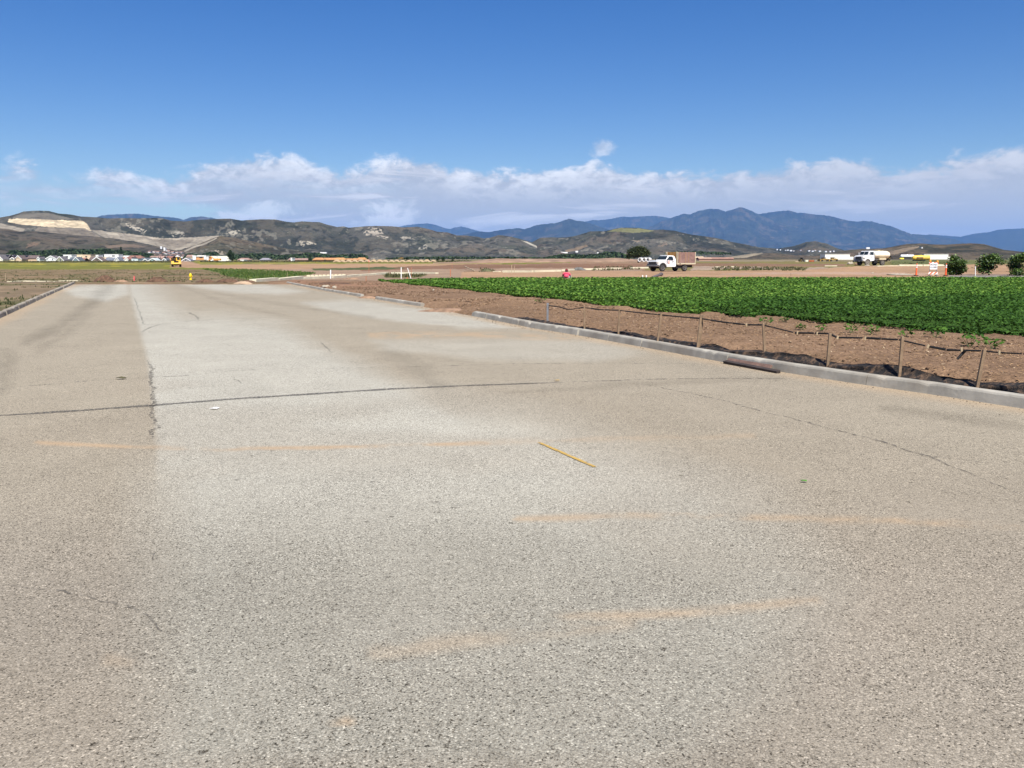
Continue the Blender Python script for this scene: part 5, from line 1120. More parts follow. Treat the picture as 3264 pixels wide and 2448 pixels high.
    q = at(1815, 882, d + 1.2); m = MB(); m.lathe([(.10, 0), (.13, .24), (.135, .25), (.12, .25)], 12); o = m.build('white_bucket', white); o.location = (q.x, q.y, float(zt(q.x, q.y)) + .22); tag(o, 'small white bucket beside the person in pink', 'bucket')
person()

# ================================================================== VEHICLES
carw = pm('white_car_paint', (.80, .80, .79), .3, .03, 1.2, coat=.5, dirt=(.55, .47, .37), dirt_amt=.35)
glass = pm('dark_glass', (.025, .035, .035), .08, .2, 2, spec=.6); tyre = pm('tyre_rubber', (.035, .034, .033), .85, .25, 6, dirt=(.20, .16, .12), dirt_amt=.4)
tyre_d = pm('dusty_tyre', (.17, .15, .125), .95, .2, 5); rim_m = pm('steel_rim', (.42, .42, .41), .4, .15, 6, metal=.6); chas = pm('dark_chassis', (.018, .016, .015), .8, .3, 5)
chrome = pm('dull_bumper', (.30, .30, .31), .4, .15, 5, metal=.5); dkgrey = pm('dark_plastic', (.05, .052, .055), .6, .2, 5); cream = pm('cream_timber', (.72, .62, .43), .7, .1, 5); lamp_m = pm('lamp_glass', (.66, .63, .56), .2, .1, 9)
def wheel(root, x, y, r, w_, out, tm=tyre, rm=rim_m, dual=False):
    M = Matrix.Translation((x, y, r)) @ Matrix.Rotation(-math.pi / 2 * out, 4, 'X')
    m = MB(); m.lathe([(r * .58, -w_ / 2), (r * .9, -w_ / 2), (r, -w_ * .36), (r, w_ * .36), (r * .9, w_ / 2), (r * .58, w_ / 2)], 22, M); o = m.build('wheel', tm, root, True)
    m = MB(); m.lathe([(r * .60, w_ * .30), (r * .58, w_ * .53), (r * .50, w_ * .53), (r * .40, w_ * .34), (r * .18, w_ * .40), (r * .14, w_ * .55), (.01, w_ * .56)], 18, M); m.build('rim', rm, o, True)
    m = MB()
    for k in range(6): a = k * math.pi / 3; m.cyl(M @ Vector((r * .30 * math.cos(a), r * .30 * math.sin(a), w_ * .36)), M @ Vector((r * .30 * math.cos(a), r * .30 * math.sin(a), w_ * .43)), r * .055, r * .05, 6)
    m.build('lug_nut', chas, o)
def side_plate(poly, yf, t=.012):
    """thin plate following the body side y=yf(z) (positive side), outline in (x,z)"""
    n = len(poly); V = [(x, yf(z) + t, z) for x, z in poly] + [(x, yf(z) - .01, z) for x, z in poly]
    return V, [tuple(range(n)), tuple(range(2 * n - 1, n - 1, -1))] + [(k, n + k, n + (k + 1) % n, (k + 1) % n) for k in range(n)]
def heading(u, phi, d):
    a = math.atan((u - CX) / F); rt = Vector((math.cos(a), -math.sin(a), 0)); fw = Vector((math.sin(a), math.cos(a), 0))
    h = -math.cos(R(phi)) * rt - math.sin(R(phi)) * fw; return math.atan2(h.y, h.x)
def arch(cx, r, cz, a0=12, a1=168, n=9): return [(cx + r * math.cos(R(a0 + (a1 - a0) * k / n)), cz + r * math.sin(R(a0 + (a1 - a0) * k / n))) for k in range(n + 1)]
def flatbed_truck():
    d = 109.; c = at(2166, 864, d); c.z = float(zt(c.x, c.y)); rz = heading(2140, 43, d)
    sc = (CAMH - c.z) / ((864.3 - 824) / F * d); root = empty('flatbed_truck', (0, 0, 0), rz, 'white flatbed truck with tall reddish plywood sides parked on the dirt road', 'truck')
    # foot so that the wheels stand at photograph row 864
    p = at(2166, 864.2, d); root.location = (p.x, p.y, p.z)
    hw = .93
    ins = lambda z: max(0, (z - 1.33) * .30); yf = lambda z: hw - ins(z)
    prof = [(1.5, .60), (1.5, 1.42), (1.60, 1.78), (1.78, 1.92), (2.3, 1.955), (2.66, 1.92), (3.16, 1.40), (3.3, 1.36), (4.2, 1.28), (4.45, 1.20), (4.52, 1.08), (4.52, .72), (4.24, .62)] + arch(3.67, .53, .46) + [(3.1, .56), (1.7, .54)]
    m = MB(); m.prism(prof, -hw, hw, lambda x, z: ins(z)); m.build('cab_body', carw, root, False, .035)
    m = MB(); m.prism(arch(3.67, .60, .46, -8, 188, 12) + arch(3.67, .50, .46, -8, 188, 12)[::-1], hw - .03, hw + .045); m.prism(arch(3.67, .60, .46, -8, 188, 12) + arch(3.67, .50, .46, -8, 188, 12)[::-1], -hw - .045, -hw + .03); m.build('fender_flare', dkgrey, root)
    for s in (1, -1):
        m = MB(); V, f = side_plate([(1.93, 1.40), (2.98, 1.40), (2.60, 1.80), (2.50, 1.835), (2.02, 1.83), (1.95, 1.70)], yf); m.add([(x, y * s, z) for x, y, z in V], f); m.build('side_window', glass, root)
        m = MB(); m.box((2.08, s * (hw + .015), 1.21), (.20, .03, .055)); m.build('door_handle', chas, root)
        m = MB(); m.box((3.0, s * (hw + .16), 1.46), (.10, .22, .20)); m.build('mirror', dkgrey if s < 0 else dkgrey, root)
        m = MB(); V, f = side_plate([(1.83, .62), (1.86, .62), (1.86, 1.40), (1.83, 1.40)], yf, .004); m.add([(x, y * s, z) for x, y, z in V], f); V, f = side_plate([(3.04, .62), (3.07, .62), (3.07, 1.36), (3.04, 1.36)], yf, .004); m.add([(x, y * s, z) for x, y, z in V], f); m.build('door_gap', pm('panel_gap', (.25, .24, .22), .7), root)
    # emblem on the near door
    em = pm('emblem_red', (.72, .20, .13), .6, .1, 12); m = MB(); M = Matrix.Translation((2.68, hw + .006, 1.10)) @ Matrix.Rotation(-math.pi / 2, 4, 'X'); m.lathe([(.165, -.004), (.165, .006)], 20, M @ Matrix.Diagonal((.85, 1.25, 1, 1))); eb = m.build('door_emblem', em, root)
    m = MB(); m.lathe([(.125, .0), (.125, .009)], 20, M @ Matrix.Diagonal((.85, 1.25, 1, 1))); m.build('emblem_field', pm('emblem_pink', (.80, .60, .52), .6, .1, 12), eb)
    m = MB(); m.box((2.68, hw + .016, 1.14), (.15, .008, .10)); m.box((2.66, hw + .016, .99), (.06, .008, .10)); m.build('emblem_mark', pm('emblem_grey', (.42, .30, .28), .6), eb)
    # windscreen
    a, b = Vector((2.70, 0, 1.885)), Vector((3.13, 0, 1.43)); nrm = Vector((b.z - a.z, 0, -(b.x - a.x))).normalized() * -1
    def screen(t0, t1, yk0, yk1, off): 
        p, q = a.lerp(b, t0) + nrm * off, a.lerp(b, t1) + nrm * off; return [(p.x, -yk0, p.z), (p.x, yk0, p.z), (q.x, yk1, q.z), (q.x, -yk1, q.z)]
    m = MB(); m.add(screen(.02, .98, .70, .84, .018) + screen(.02, .98, .70, .84, -.03), [(0, 1, 2, 3), (7, 6, 5, 4), (0, 4, 5, 1), (1, 5, 6, 2), (2, 6, 7, 3), (3, 7, 4, 0)]); m.build('windscreen', glass, root)
    m = MB(); m.box((4.525, 0, 1.02), (.06, 1.30, .30)); m.build('grille', chas, root)
    m = MB(); m.box((4.555, 0, 1.03), (.03, 1.34, .05)); m.box((4.555, 0, 1.18), (.03, 1.40, .035)); m.build('grille_bar', chrome, root)
    for s in (1, -1): m = MB(); m.box((4.47, s * .78, 1.06), (.14, .26, .20)); m.box((4.42, s * .915, 1.04), (.2, .05, .16)); m.build('headlight', lamp_m, root, bevel=.02)
    m = MB(); m.box((4.60, 0, .72), (.16, 1.92, .20)); m.box((4.45, .93, .72), (.38, .06, .20)); m.box((4.45, -.93, .72), (.38, .06, .20)); m.build('bumper', chrome, root, bevel=.02)
    m = MB(); m.box((4.57, 0, .87), (.08, 1.80, .10)); m.build('bumper_strip', chas, root); m = MB(); m.box((4.5, 0, .58), (.12, 1.3, .12)); m.build('air_dam', dkgrey, root)
    m = MB(); m.box((1.4, 0, .62), (5.6, .9, .22)); m.box((.95, .70, .55), (.9, .30, .38)); m.box((-.95, .3, .62), (.9, .9, .30)); m.box((0, 0, .44), (.2, 1.6, .2)); m.box((3.67, 0, .44), (.2, 1.5, .2)); m.box((3.6, 0, .8), (1.0, 1.2, .4)); m.build('chassis', chas, root)
    for x in (0, 3.67):
        for s in (1, -1): wheel(root, x, s * .82, .44, .27, s)
    m = MB(); m.box((-.13, 0, .93), (3.12, 2.16, .15)); m.build('bed_deck', cream, root, bevel=.01); m = MB(); m.box((.96, 1.085, .93), (.16, .02, .11)); m.build('deck_marker', dkgrey, root)
    ply = pm('reddish_plywood', (.29, .175, .15), .85, .22, 3.5, dirt=(.42, .27, .22), dirt_amt=.45); ora = pm('orange_plywood', (.50, .26, .075), .8, .2, 3)
    for s in (1, -1): m = MB(); m.box((-.18, s * 1.02, 1.68), (2.86, .025, 1.34)); m.build('side_panel', ply, root)
    m = MB(); m.box((1.33, 0, 1.70), (.03, 1.98, 1.30)); m.build('front_panel', ora, root)
    for x, t in ((1.36, .09), (1.02, .07), (.02, .075), (-.50, .07), (-1.62, .09)):
        for s in (1, -1): m = MB(); m.box((x, s * 1.055, 1.69), (t, .045, 1.40)); m.build('stake_post', cream if t > .08 else pm('tan_timber', (.50, .31, .18), .8, .15, 5), root)
    for y in (.86, -.86): m = MB(); m.box((1.375, y, 1.69), (.05, .09, 1.40)); m.build('stake_post', cream, root)
flatbed_truck()
def water_truck():
    d = 158.; p = at(2799, 846.5, d); rz = heading(2780, 42, d); root = empty('water_truck', p, rz, 'white water tanker truck with a bulky cream tank', 'truck'); hw = 1.12
    ins = lambda z: max(0, (z - 1.75) * .10); yf = lambda z: hw - ins(z)
    # rear axle x=0, front axle x=3.35
    prof = [(1.95, .92), (1.95, 2.55), (2.10, 2.64), (3.0, 2.62), (3.12, 2.55), (3.40, 1.90), (4.2, 1.78), (4.45, 1.66), (4.52, 1.50), (4.52, .95), (4.0, .80)] + arch(3.35, .66, .52) + [(2.68, .80)]
    m = MB(); m.prism(prof, -hw, hw, lambda x, z: ins(z)); m.build('cab_body', carw, root, False, .05)
    for s in (1, -1):
        m = MB(); V, f = side_plate([(2.12, 1.93), (2.98, 1.93), (2.90, 2.45), (2.12, 2.45)], yf); m.add([(x, y * s, z) for x, y, z in V], f); m.build('side_window', glass, root)
        m = MB(); m.box((2.55, s * (hw + .02), 1.55), (.05, .04, .34)); m.build('door_handle', dkgrey, root); m = MB(); m.box((3.30, s * (hw + .22), 2.15), (.06, .14, .42)); m.cyl((3.25, s * hw, 2.3), (3.30, s * (hw + .22), 2.3), .015); m.build('mirror', carw, root)
        m = MB(); m.box((4.28, s * (hw + .01), 1.28), (.26, .03, .26)); m.build('hood_vent', dkgrey, root)
        m = MB(); m.box((4.48, s * .98, 1.18), (.12, .20, .26)); m.build('headlight', lamp_m, root)
    for s in (1, -1):
        m = MB(); V = []
        for off in (.02, -.03):
            for x, z, y in ((3.15, 2.50, .06), (3.15, 2.50, .95), (3.385, 1.95, 1.0), (3.385, 1.95, .06)): V.append((x + off, s * y, z + off * .4))
        m.add(V, [(0, 1, 2, 3), (7, 6, 5, 4), (0, 4, 5, 1), (1, 5, 6, 2), (2, 6, 7, 3), (3, 7, 4, 0)]); m.build('windscreen', glass, root)
    m = MB(); m.box((4.54, 0, 1.33), (.06, 1.45, .62)); m.build('grille', dkgrey, root, bevel=.02)
    m = MB()
    for k in range(5): m.box((4.575, 0, 1.10 + k * .115), (.02, 1.38, .02))
    m.build('grille_bar', chrome, root)
    m = MB(); m.box((4.66, 0, .80), (.22, 2.3, .28)); m.build('bumper', dkgrey, root, bevel=.02)
    for s in (-.7, .5): m = MB(); m.box((4.775, s, .80), (.02, .35, .12)); m.build('bumper_plate', pm('pale_plate', (.5, .5, .47), .5), root)
    m = MB(); m.box((1.3, 0, .85), (5.9, .9, .26)); m.box((1.5, .75, .70), (.7, .5, .45)); m.box((-1.4, 0, .85), (.8, .3, .2)); m.box((0, 0, .52), (.25, 2., .25)); m.box((3.35, 0, .52), (.2, 1.9, .2)); m.box((3.3, 0, 1.0), (1.2, 1.3, .5)); m.build('chassis', chas, root)
    for x in (0, 3.35):
        for s in (1, -1): wheel(root, x, s * .95, .52, .32, s, tyre_d if x > 1 else tyre, pm('dusty_rim', (.48, .44, .38), .7, .15, 5))
    tank = pm('cream_tank_paint', (.80, .73, .55), .4, .05, 1.5, dirt=(.62, .50, .32), dirt_amt=.4)
    M = Matrix.Translation((.10, 0, 1.93)) @ Matrix.Rotation(math.pi / 2, 4, 'Y') @ Matrix.Diagonal((.62, 1.0, 1, 1))
    m = MB(); m.lathe([(.9, -1.78), (1.06, -1.70), (1.14, -1.5), (1.14, 1.52), (1.08, 1.62), (.92, 1.66)], 28, M); m.build('tank', tank, root, True)
    m = MB(); m.lathe([(.25, 2.60), (.25, 2.72)], 14, Matrix.Translation((.2, 0, 0))); m.box((.35, 0, 2.76), (1.0, .5, .06)); m.box((-.55, 0, 2.66), (.6, .4, .05)); m.build('tank_hatch', cream, root)
    m = MB(); m.box((.05, .98, 1.18), (1.5, .34, .34)); m.build('tool_box', cream, root, bevel=.04); m = MB(); m.cyl((-1.4, .5, 1.1), (-2.1, .5, 1.0), .12, .14, 10); m.cyl((-1.4, -.5, 1.1), (-2.1, -.5, 1.0), .12, .14, 10); m.build('spray_nozzle', chas, root)
    m = MB(); m.box((1.78, 0, 1.60), (.06, 2.0, 1.2)); m.build('shaded_tank_end', pm('tank_end_shade', (.52, .56, .60), .5, .08, 3), root)  # blue-grey colour paints the shade on the tank's front end
water_truck()
cat = pm('machine_yellow', (.80, .50, .06), .5, .08, 2, dirt=(.55, .38, .18), dirt_amt=.5); cat_d = pm('worn_machine_yellow', (.50, .30, .05), .7, .25, 2, dirt=(.12, .08, .04), dirt_amt=.7)
def hauler():
    d = 228.; p = at(562.5, 850, d); s = d / F; root = empty('dump_truck', p, math.atan2(-p.x, p.y) * 0 + R(-22) * 0 + math.atan(p.x / p.y) * -1, 'yellow articulated dump truck driving along the dirt track', 'dump truck')
    W = 30 * s; hw = W / 2   # ~2.5 m
    m = MB(); m.box((0, .2, 10.2 * s), (W * .97, 1.6, 4.6 * s)); m.box((0, -.75, 9.2 * s), (W, .3, 2.6 * s)); m.build('front_bumper', cat, root, bevel=.06)
    m = MB(); m.box((-hw + 4.2 * s, .4, 14.2 * s), (8 * s, 1.6, 6.5 * s)); m.box((hw - 4 * s, .4, 14.6 * s), (7.6 * s, 1.6, 6.0 * s)); m.box((0, .5, 14 * s), (14 * s, 1.5, 7.5 * s)); m.build('hood', cat, root, bevel=.05)
    m = MB(); m.box((0, -.30, 14.2 * s), (13.2 * s, .1, 8.2 * s)); m.build('radiator', chas, root)
    m = MB()
    for k in range(4): m.box((0, -.36, (11.6 + k * 1.7) * s), (12.6 * s, .04, .25 * s))
    m.build('radiator_bar', dkgrey, root)
    for x in (-11.5, 11.5):
        m = MB(); M = Matrix.Translation((x * s, .5, 5.0 * s)) @ Matrix.Rotation(math.pi / 2, 4, 'Y'); m.lathe([(3 * s, -3.2 * s), (4.7 * s, -3.2 * s), (5 * s, -2.4 * s), (5 * s, 2.4 * s), (4.7 * s, 3.2 * s), (3 * s, 3.2 * s)], 20, M); w_ = m.build('wheel', tyre, root, True)
        m = MB(); m.lathe([(3 * s, -2.8 * s), (3 * s, 2.8 * s)], 14, M); m.build('rim', cat, w_)
    m = MB(); m.box((0, .9, 6.2 * s), (16 * s, 1.0, 3.4 * s)); m.build('axle', chas, root); m = MB(); m.box((.0, -.2, 3.6 * s), (10 * s, .3, 1.6 * s)); m.build('tow_plate', pm('pale_plate', (0, 0, 0)), root)
    m = MB(); m.box((6.6 * s, 1.4, 24 * s), (12.5 * s, 1.3, 13 * s)); m.build('cab', cat, root, bevel=.04); m = MB(); m.box((6.8 * s, .735, 25 * s), (8.2 * s, .04, 8.2 * s)); m.build('windscreen', glass, root)
    m = MB(); m.box((5.2 * s, 1.3, 31.6 * s), (13.5 * s, 1.5, 1.8 * s)); m.build('cab_roof', white, root, bevel=.03); m = MB(); m.box((14.2 * s, .6, 23 * s), (2 * s, .2, 9 * s)); m.cyl((12 * s, .7, 27 * s), (14.2 * s, .6, 27 * s), .04); m.build('mirror', chas, root)
    m = MB(); m.box((-6.0 * s, 3.2, 24 * s), (17 * s, 3.0, 6 * s), taper=1.12); m.box((0, 5.2, 22 * s), (29 * s, 3.6, 8 * s), taper=1.06); m.build('dump_bed', cat_d, root); m = MB(); m.box((-9 * s, .9, 21.5 * s), (9 * s, .8, 3 * s)); m.cyl((-12 * s, 1.0, 20 * s), (-12 * s, 1.0, 28 * s), .09); m.box((-6.5 * s, 1.0, 25.5 * s), (4.5 * s, .6, 5 * s)); m.build('engine_cover', chas, root)
    for x in (-11, 11): m = MB(); m.box((x * s, -.915, 11.4 * s), (3 * s, .04, 1.5 * s)); m.build('headlight', lamp_m, root)
hauler()
def excavator():
    d = 600.; s = d / F; p = at(680, 832.6, d); org = pm('orange_machine', (.80, .33, .07), .5, .1, 1.5); root = empty('excavator', p, 0, 'orange excavator with lowered arm in front of the white trailer', 'excavator')
    m = MB(); m.box((13 * s, 0, 5.5 * s), (21 * s, 3, 6.0 * s)); m.build('engine_house', org, root, bevel=.2); m = MB(); m.box((-8 * s, -.4, 9.5 * s), (6 * s, 1.8, 10 * s)); m.build('cab', org, root, bevel=.15); m = MB(); m.box((-8 * s, -1.33, 11 * s), (4 * s, .05, 5 * s)); m.build('window', glass, root)
    m = MB(); m.cyl((-5 * s, 0, 13 * s), (9 * s, 0, 2.5 * s), .5, .35, 6); m.build('boom', org, root); m = MB(); m.cyl((-9 * s, 0, 6 * s), (-15 * s, 0, 2 * s), .35, .25, 6); m.build('stick', org, root); m = MB(); m.box((2 * s, 0, 1.2 * s), (24 * s, 3.2, 2.4 * s)); m.build('track', chas, root, bevel=.2); m = MB(); m.ell((-3.5 * s, -1.9, 2.4 * s), (2.7 * s, .4, 2.0 * s)); m.build('bucket', white, root)
excavator()
def dozer(u, vb, d, W, H_, label, name='bulldozer', dark=False, seed=0):
    s = d / F; p = at(u, vb, d); root = empty(name, p, 0, label, 'earth mover'); rg = random.Random(seed); y = cat_d; w_ = W * s; h = H_ * s
    m = MB(); m.box((0, 0, h * .42), (w_ * .72, 2.2, h * .26)); m.box((w_ * .22, 0, h * .58), (w_ * .26, 1.6, h * .22)); m.build('body', pm('dark_machine', (.06, .045, .03), .8, .3, 2) if dark else y, root, bevel=.08)
    for x in (-.28, .26):
        m = MB(); M = Matrix.Translation((x * w_, -1.0, h * .22)) @ Matrix.Rotation(math.pi / 2, 4, 'X'); m.lathe([(h * .22, -.3), (h * .22, .3)], 14, M); m.build('wheel', tyre, root)
    m = MB(); m.box((-w_ * .08, 0, h * .76), (w_ * .2, 1.5, h * .36)); m.build('cab', chas if dark else y, root); m = MB(); m.box((-w_ * .08, -.77, h * .80), (w_ * .16, .04, h * .22)); m.build('window', glass, root); m = MB(); m.box((-w_ * .08, 0, h * .96), (w_ * .26, 1.8, h * .06)); m.build('roof', chas, root)
    m = MB(); m.box((-w_ * .45, 0, h * .30), (w_ * .10, 2.6, h * .5), (0, .2, 0)); m.build('blade', y, root); m = MB(); m.cyl((w_ * .2, .3, h * .6), (w_ * .2, .3, h * 1.05), .09); m.build('exhaust', chas, root)
dozer(2626, 833, 300, 32, 12, 'worn yellow earth mover, left one below the long white building', seed=1); dozer(2655, 833, 300, 34, 12.5, 'worn yellow earth mover, right one below the long white building', seed=2)
dozer(2556, 834, 290, 15, 12, 'dark loader standing alone left of the yellow earth movers', 'loader', True); dozer(2838, 826, 330, 14, 9, 'small rusty machine between the water truck and white tank', 'loader', True); dozer(2474 - 1194, 826.8, 500, 16, 8, 'tiny yellow digger beyond the pale dirt piles', 'loader')
def box_things():
    for u, v, w_, h, col, l, n, cat_ in [(2580, 834, 9, 4.5, (.80, .78, .62), 'cream crate left of the orange skip', 'crate', 'crate'), (2584, 0, 0, 0, None, '', '', ''), (2584 + 0, 0, 0, 0, None, '', '', ''), (2583.5 + 0.0, 0, 0, 0, None, '', '', '')]:
        if not w_: continue
        d = 285; s = d / F; p = at(u - 10, v, d); m = MB(); m.box((0, 0, h * s / 2), (w_ * s, 1.2, h * s)); m.box((0, 0, h * s), (w_ * s * 1.05, 1.3, .12)); o = m.build(n, pm(n + '_paint', col, .6, .1, 2), None, bevel=.03); o.location = p; tag(o, l, cat_)
    d = 285; s = d / F; p = at(2584, 834.5, d); m = MB(); m.box((0, 0, 2.6 * s), (15 * s, 1.6, 5 * s), taper=1.12)
    for k in range(5): m.box(((-6 + 3 * k) * s, -.86, 2.6 * s), (.5 * s, .12, 4.6 * s))
    o = m.build('skip', pm('faded_orange', (.62, .17, .07), .7, .2, 1.5)); o.location = p; tag(o, 'faded orange skip left of the yellow earth movers', 'skip')
    p = at(2597, 834, d); m = MB(); m.box((0, 0, 2 * s), (3.6 * s, .8, 4 * s), taper=1.5); m.box((0, 0, 4.1 * s), (5.6 * s, 1.3, .5 * s)); o = m.build('hopper', white); o.location = p; tag(o, 'small white hopper right of the orange skip', 'hopper')
box_things()
def tank_trailer(u0, u1, vt, vb, d, mat, label, name, tail=False, yaw=0):
    s = d / F; c = at((u0 + u1) / 2, vb, d); L = (u1 - u0) * s; r = (vb - vt) * s / 2; root = empty(name, c, R(yaw), label, 'tank')
    M = Matrix.Translation((0, 0, r)) @ Matrix.Rotation(math.pi / 2, 4, 'Y'); m = MB()
    if tail: m.lathe([(r * .5, -L / 2), (r * .85, -L * .44), (r, -L * .36), (r, L * .26), (r * 1.02, L * .42), (r * 1.0, L / 2)], 24, M)
    else: m.lathe([(r * .5, -L / 2), (r * .9, -L * .47), (r, -L * .42), (r, L * .42), (r * .9, L * .47), (r * .5, L / 2)], 24, M)
    m.build('tank_shell', mat, root, True)
    m = MB(); m.box((-L * .1, 0, -.05), (L * .7, r * 1.2, .35)); m.cyl((L * .2, -r * .7, 0), (L * .2, r * .7, 0), r * .3, None, 12); m.cyl((-L * .25, -r * .7, 0), (-L * .25, r * .7, 0), r * .3, None, 12); m.build('undercarriage', chas, root)
    m = MB(); m.lathe([(r * .25, 2 * r - .02), (r * .25, 2 * r + .15)], 10); m.build('hatch', mat, root); return root, s, L, r
tank_trailer(2870, 2913, 812, 821, 320, pm('tank_white', (.80, .80, .82), .35, .05, 2), 'long white cylindrical tank behind the yellow tank', 'storage_tank')
rt, s, L, r = tank_trailer(2908, 2961, 814, 829.5, 285, cat, 'yellow cylindrical tank trailer left of the barricade', 'tank_trailer', True)
m = MB(); m.box((-L * .12, -r * .93, r * .85), (L * .40, r * .22, r * .75)); m.build('side_locker', pm('brown_locker', (.16, .09, .03), .8, .3, 2), rt)
p = at(2874, 826, 300); m = MB(); m.box((0, 0, .22), (1.2, .9, .42), taper=.8); m.cyl((-.7, 0, .2), (.7, 0, .2), .2, None, 8); o = m.build('trailer_tongue', pm('bright_yellow', (.85, .66, .06), .5, .1, 2)); o.location = p; tag(o, 'small bright yellow box on the grass behind the water truck', 'box')

# ================================================================== BUILDINGS
def wallm(c):
    if max(c) >= .75: c = (.80, .79, .76)
    return pm('wall_%d_%d_%d' % tuple(int(x * 100) for x in c), c, .85, .05, .6, raw=True)
def roofm(c): return pm('roof_%d_%d_%d' % tuple(int(x * 100) for x in c), c, .9, .2, .8)
CRE = (.62, .54, .36); WHT = (.78, .78, .76); TANW = (.55, .42, .29); SAGE = (.33, .34, .25); TEAL = (.22, .33, .36); BRN = (.26, .20, .155); GRYB = (.36, .38, .41); RED = (.33, .145, .10); CREAM2 = (.72, .58, .40); BEIGE = (.60, .44, .30); PINKW = (.52, .36, .28)
RG = (.17, .155, .16); RB = (.17, .125, .115); RK = (.045, .042, .048); RR = (.34, .16, .12); RO = (.60, .30, .13); RP = (.42, .27, .22); RS = (.13, .15, .17)
winm = pm('window_glass', (.045, .05, .06), .2, .2, 1); trimm = pm('white_trim', (.80, .80, .79), .5, .03, 2)
def house(u0, u1, vt, vb, d, wall, roof, label, kind='gable', eave=.5, wins=(), group='houses beyond the field', name='house', trim=True, depth=9.0, solar=None, base=None, parts=True, sink=.6):
    s = d / F; p = at((u0 + u1) / 2, vb, d) if base is None else base; W = (u1 - u0) * s; H_ = (vb - vt) * s; he = H_ * eave if kind != 'flat' else H_
    root = empty(name, p, 0, label, 'house' if name != 'white_building' else 'building', group); D = depth; wm = wallm(wall); rm = roofm(roof); t = .28; m = MB()
    if kind == 'flat':
        m.box((0, D / 2, H_ / 2 - sink / 2), (W, D, H_ + sink)); m.box((0, D / 2, H_ + .12), (W + .3, D + .3, .3)); wl = m.build('wall', wm, root)
    elif kind == 'gable':
        m.prism([(-W * .47, -sink), (W * .47, -sink), (W * .47, he), (0, H_ - .2), (-W * .47, he)], 0.0, D); wl = m.build('wall', wm, root)
        for sg in (1, -1):
            m = MB(); k = [(0, H_), (sg * W * .53, he - (H_ - he) * .09), (sg * W * .53, he - (H_ - he) * .09 + t), (0, H_ + t)]; m.prism(k if sg > 0 else k[::-1], -.35, D + .3); m.build('roof', rm, root)
        if trim:
            m = MB()
            for sg in (1, -1): k = [(0, H_ - .35), (sg * W * .54, he - (H_ - he) * .10 - .35), (sg * W * .54, he - (H_ - he) * .10 + .3), (0, H_ + .33)]; m.prism(k if sg > 0 else k[::-1], -.5, -.36)
            m.build('barge_board', trimm, root)
    else:
        m.box((0, D / 2, (he - sink) / 2), (W * .96, D, he + sink)); wl = m.build('wall', wm, root); hx = W * .10 if kind == 'hip' else 0
        V = [(-W * .52, -.5, he - .1), (W * .52, -.5, he - .1), (W * .52, D + .5, he - .1), (-W * .52, D + .5, he - .1), (-W * .52 + hx * 2, D / 2, H_), (W * .52 - hx * 2, D / 2, H_)]; V += [(x, y, z - .25) for x, y, z in V]
        m = MB(); m.add(V, [(0, 1, 5, 4), (2, 3, 4, 5), (1, 2, 5), (3, 0, 4), (6, 10, 11, 7), (8, 11, 10, 9), (7, 11, 8), (9, 10, 6), (0, 6, 7, 1), (1, 7, 8, 2), (2, 8, 9, 3), (3, 9, 6, 0)]); m.build('roof', rm, root)
    for wu, wv, ww, wh in wins:   # pixel windows: centre u offset from u0, row, size
        x = (wu - (u0 + u1) / 2) * s; z = (vb - wv) * s; m = MB(); m.box((x, -.03 if kind != 'side' else -.03, z), (ww * s, .12, wh * s)); wo_ = m.build('window', winm, root)
        if trim and ww < 6: m = MB(); m.box((x, -.02, z - wh * s / 2 - .12), (ww * s + .4, .22, .2)); m.build('sill', trimm, wo_)
    if solar:
        a, b = solar; m = MB(); x = ((a + b) / 2 - (u0 + u1) / 2) * s; sl = math.atan2(H_ - he, D / 2); m.box((x, D * .27, he + (H_ - he) * .56 + .16), ((b - a) * s, D * .30, .12), (sl, 0, 0)); m.build('solar_panel', pm('solar_dark', (.012, .012, .018), .25, .3, 1), root)
    return root
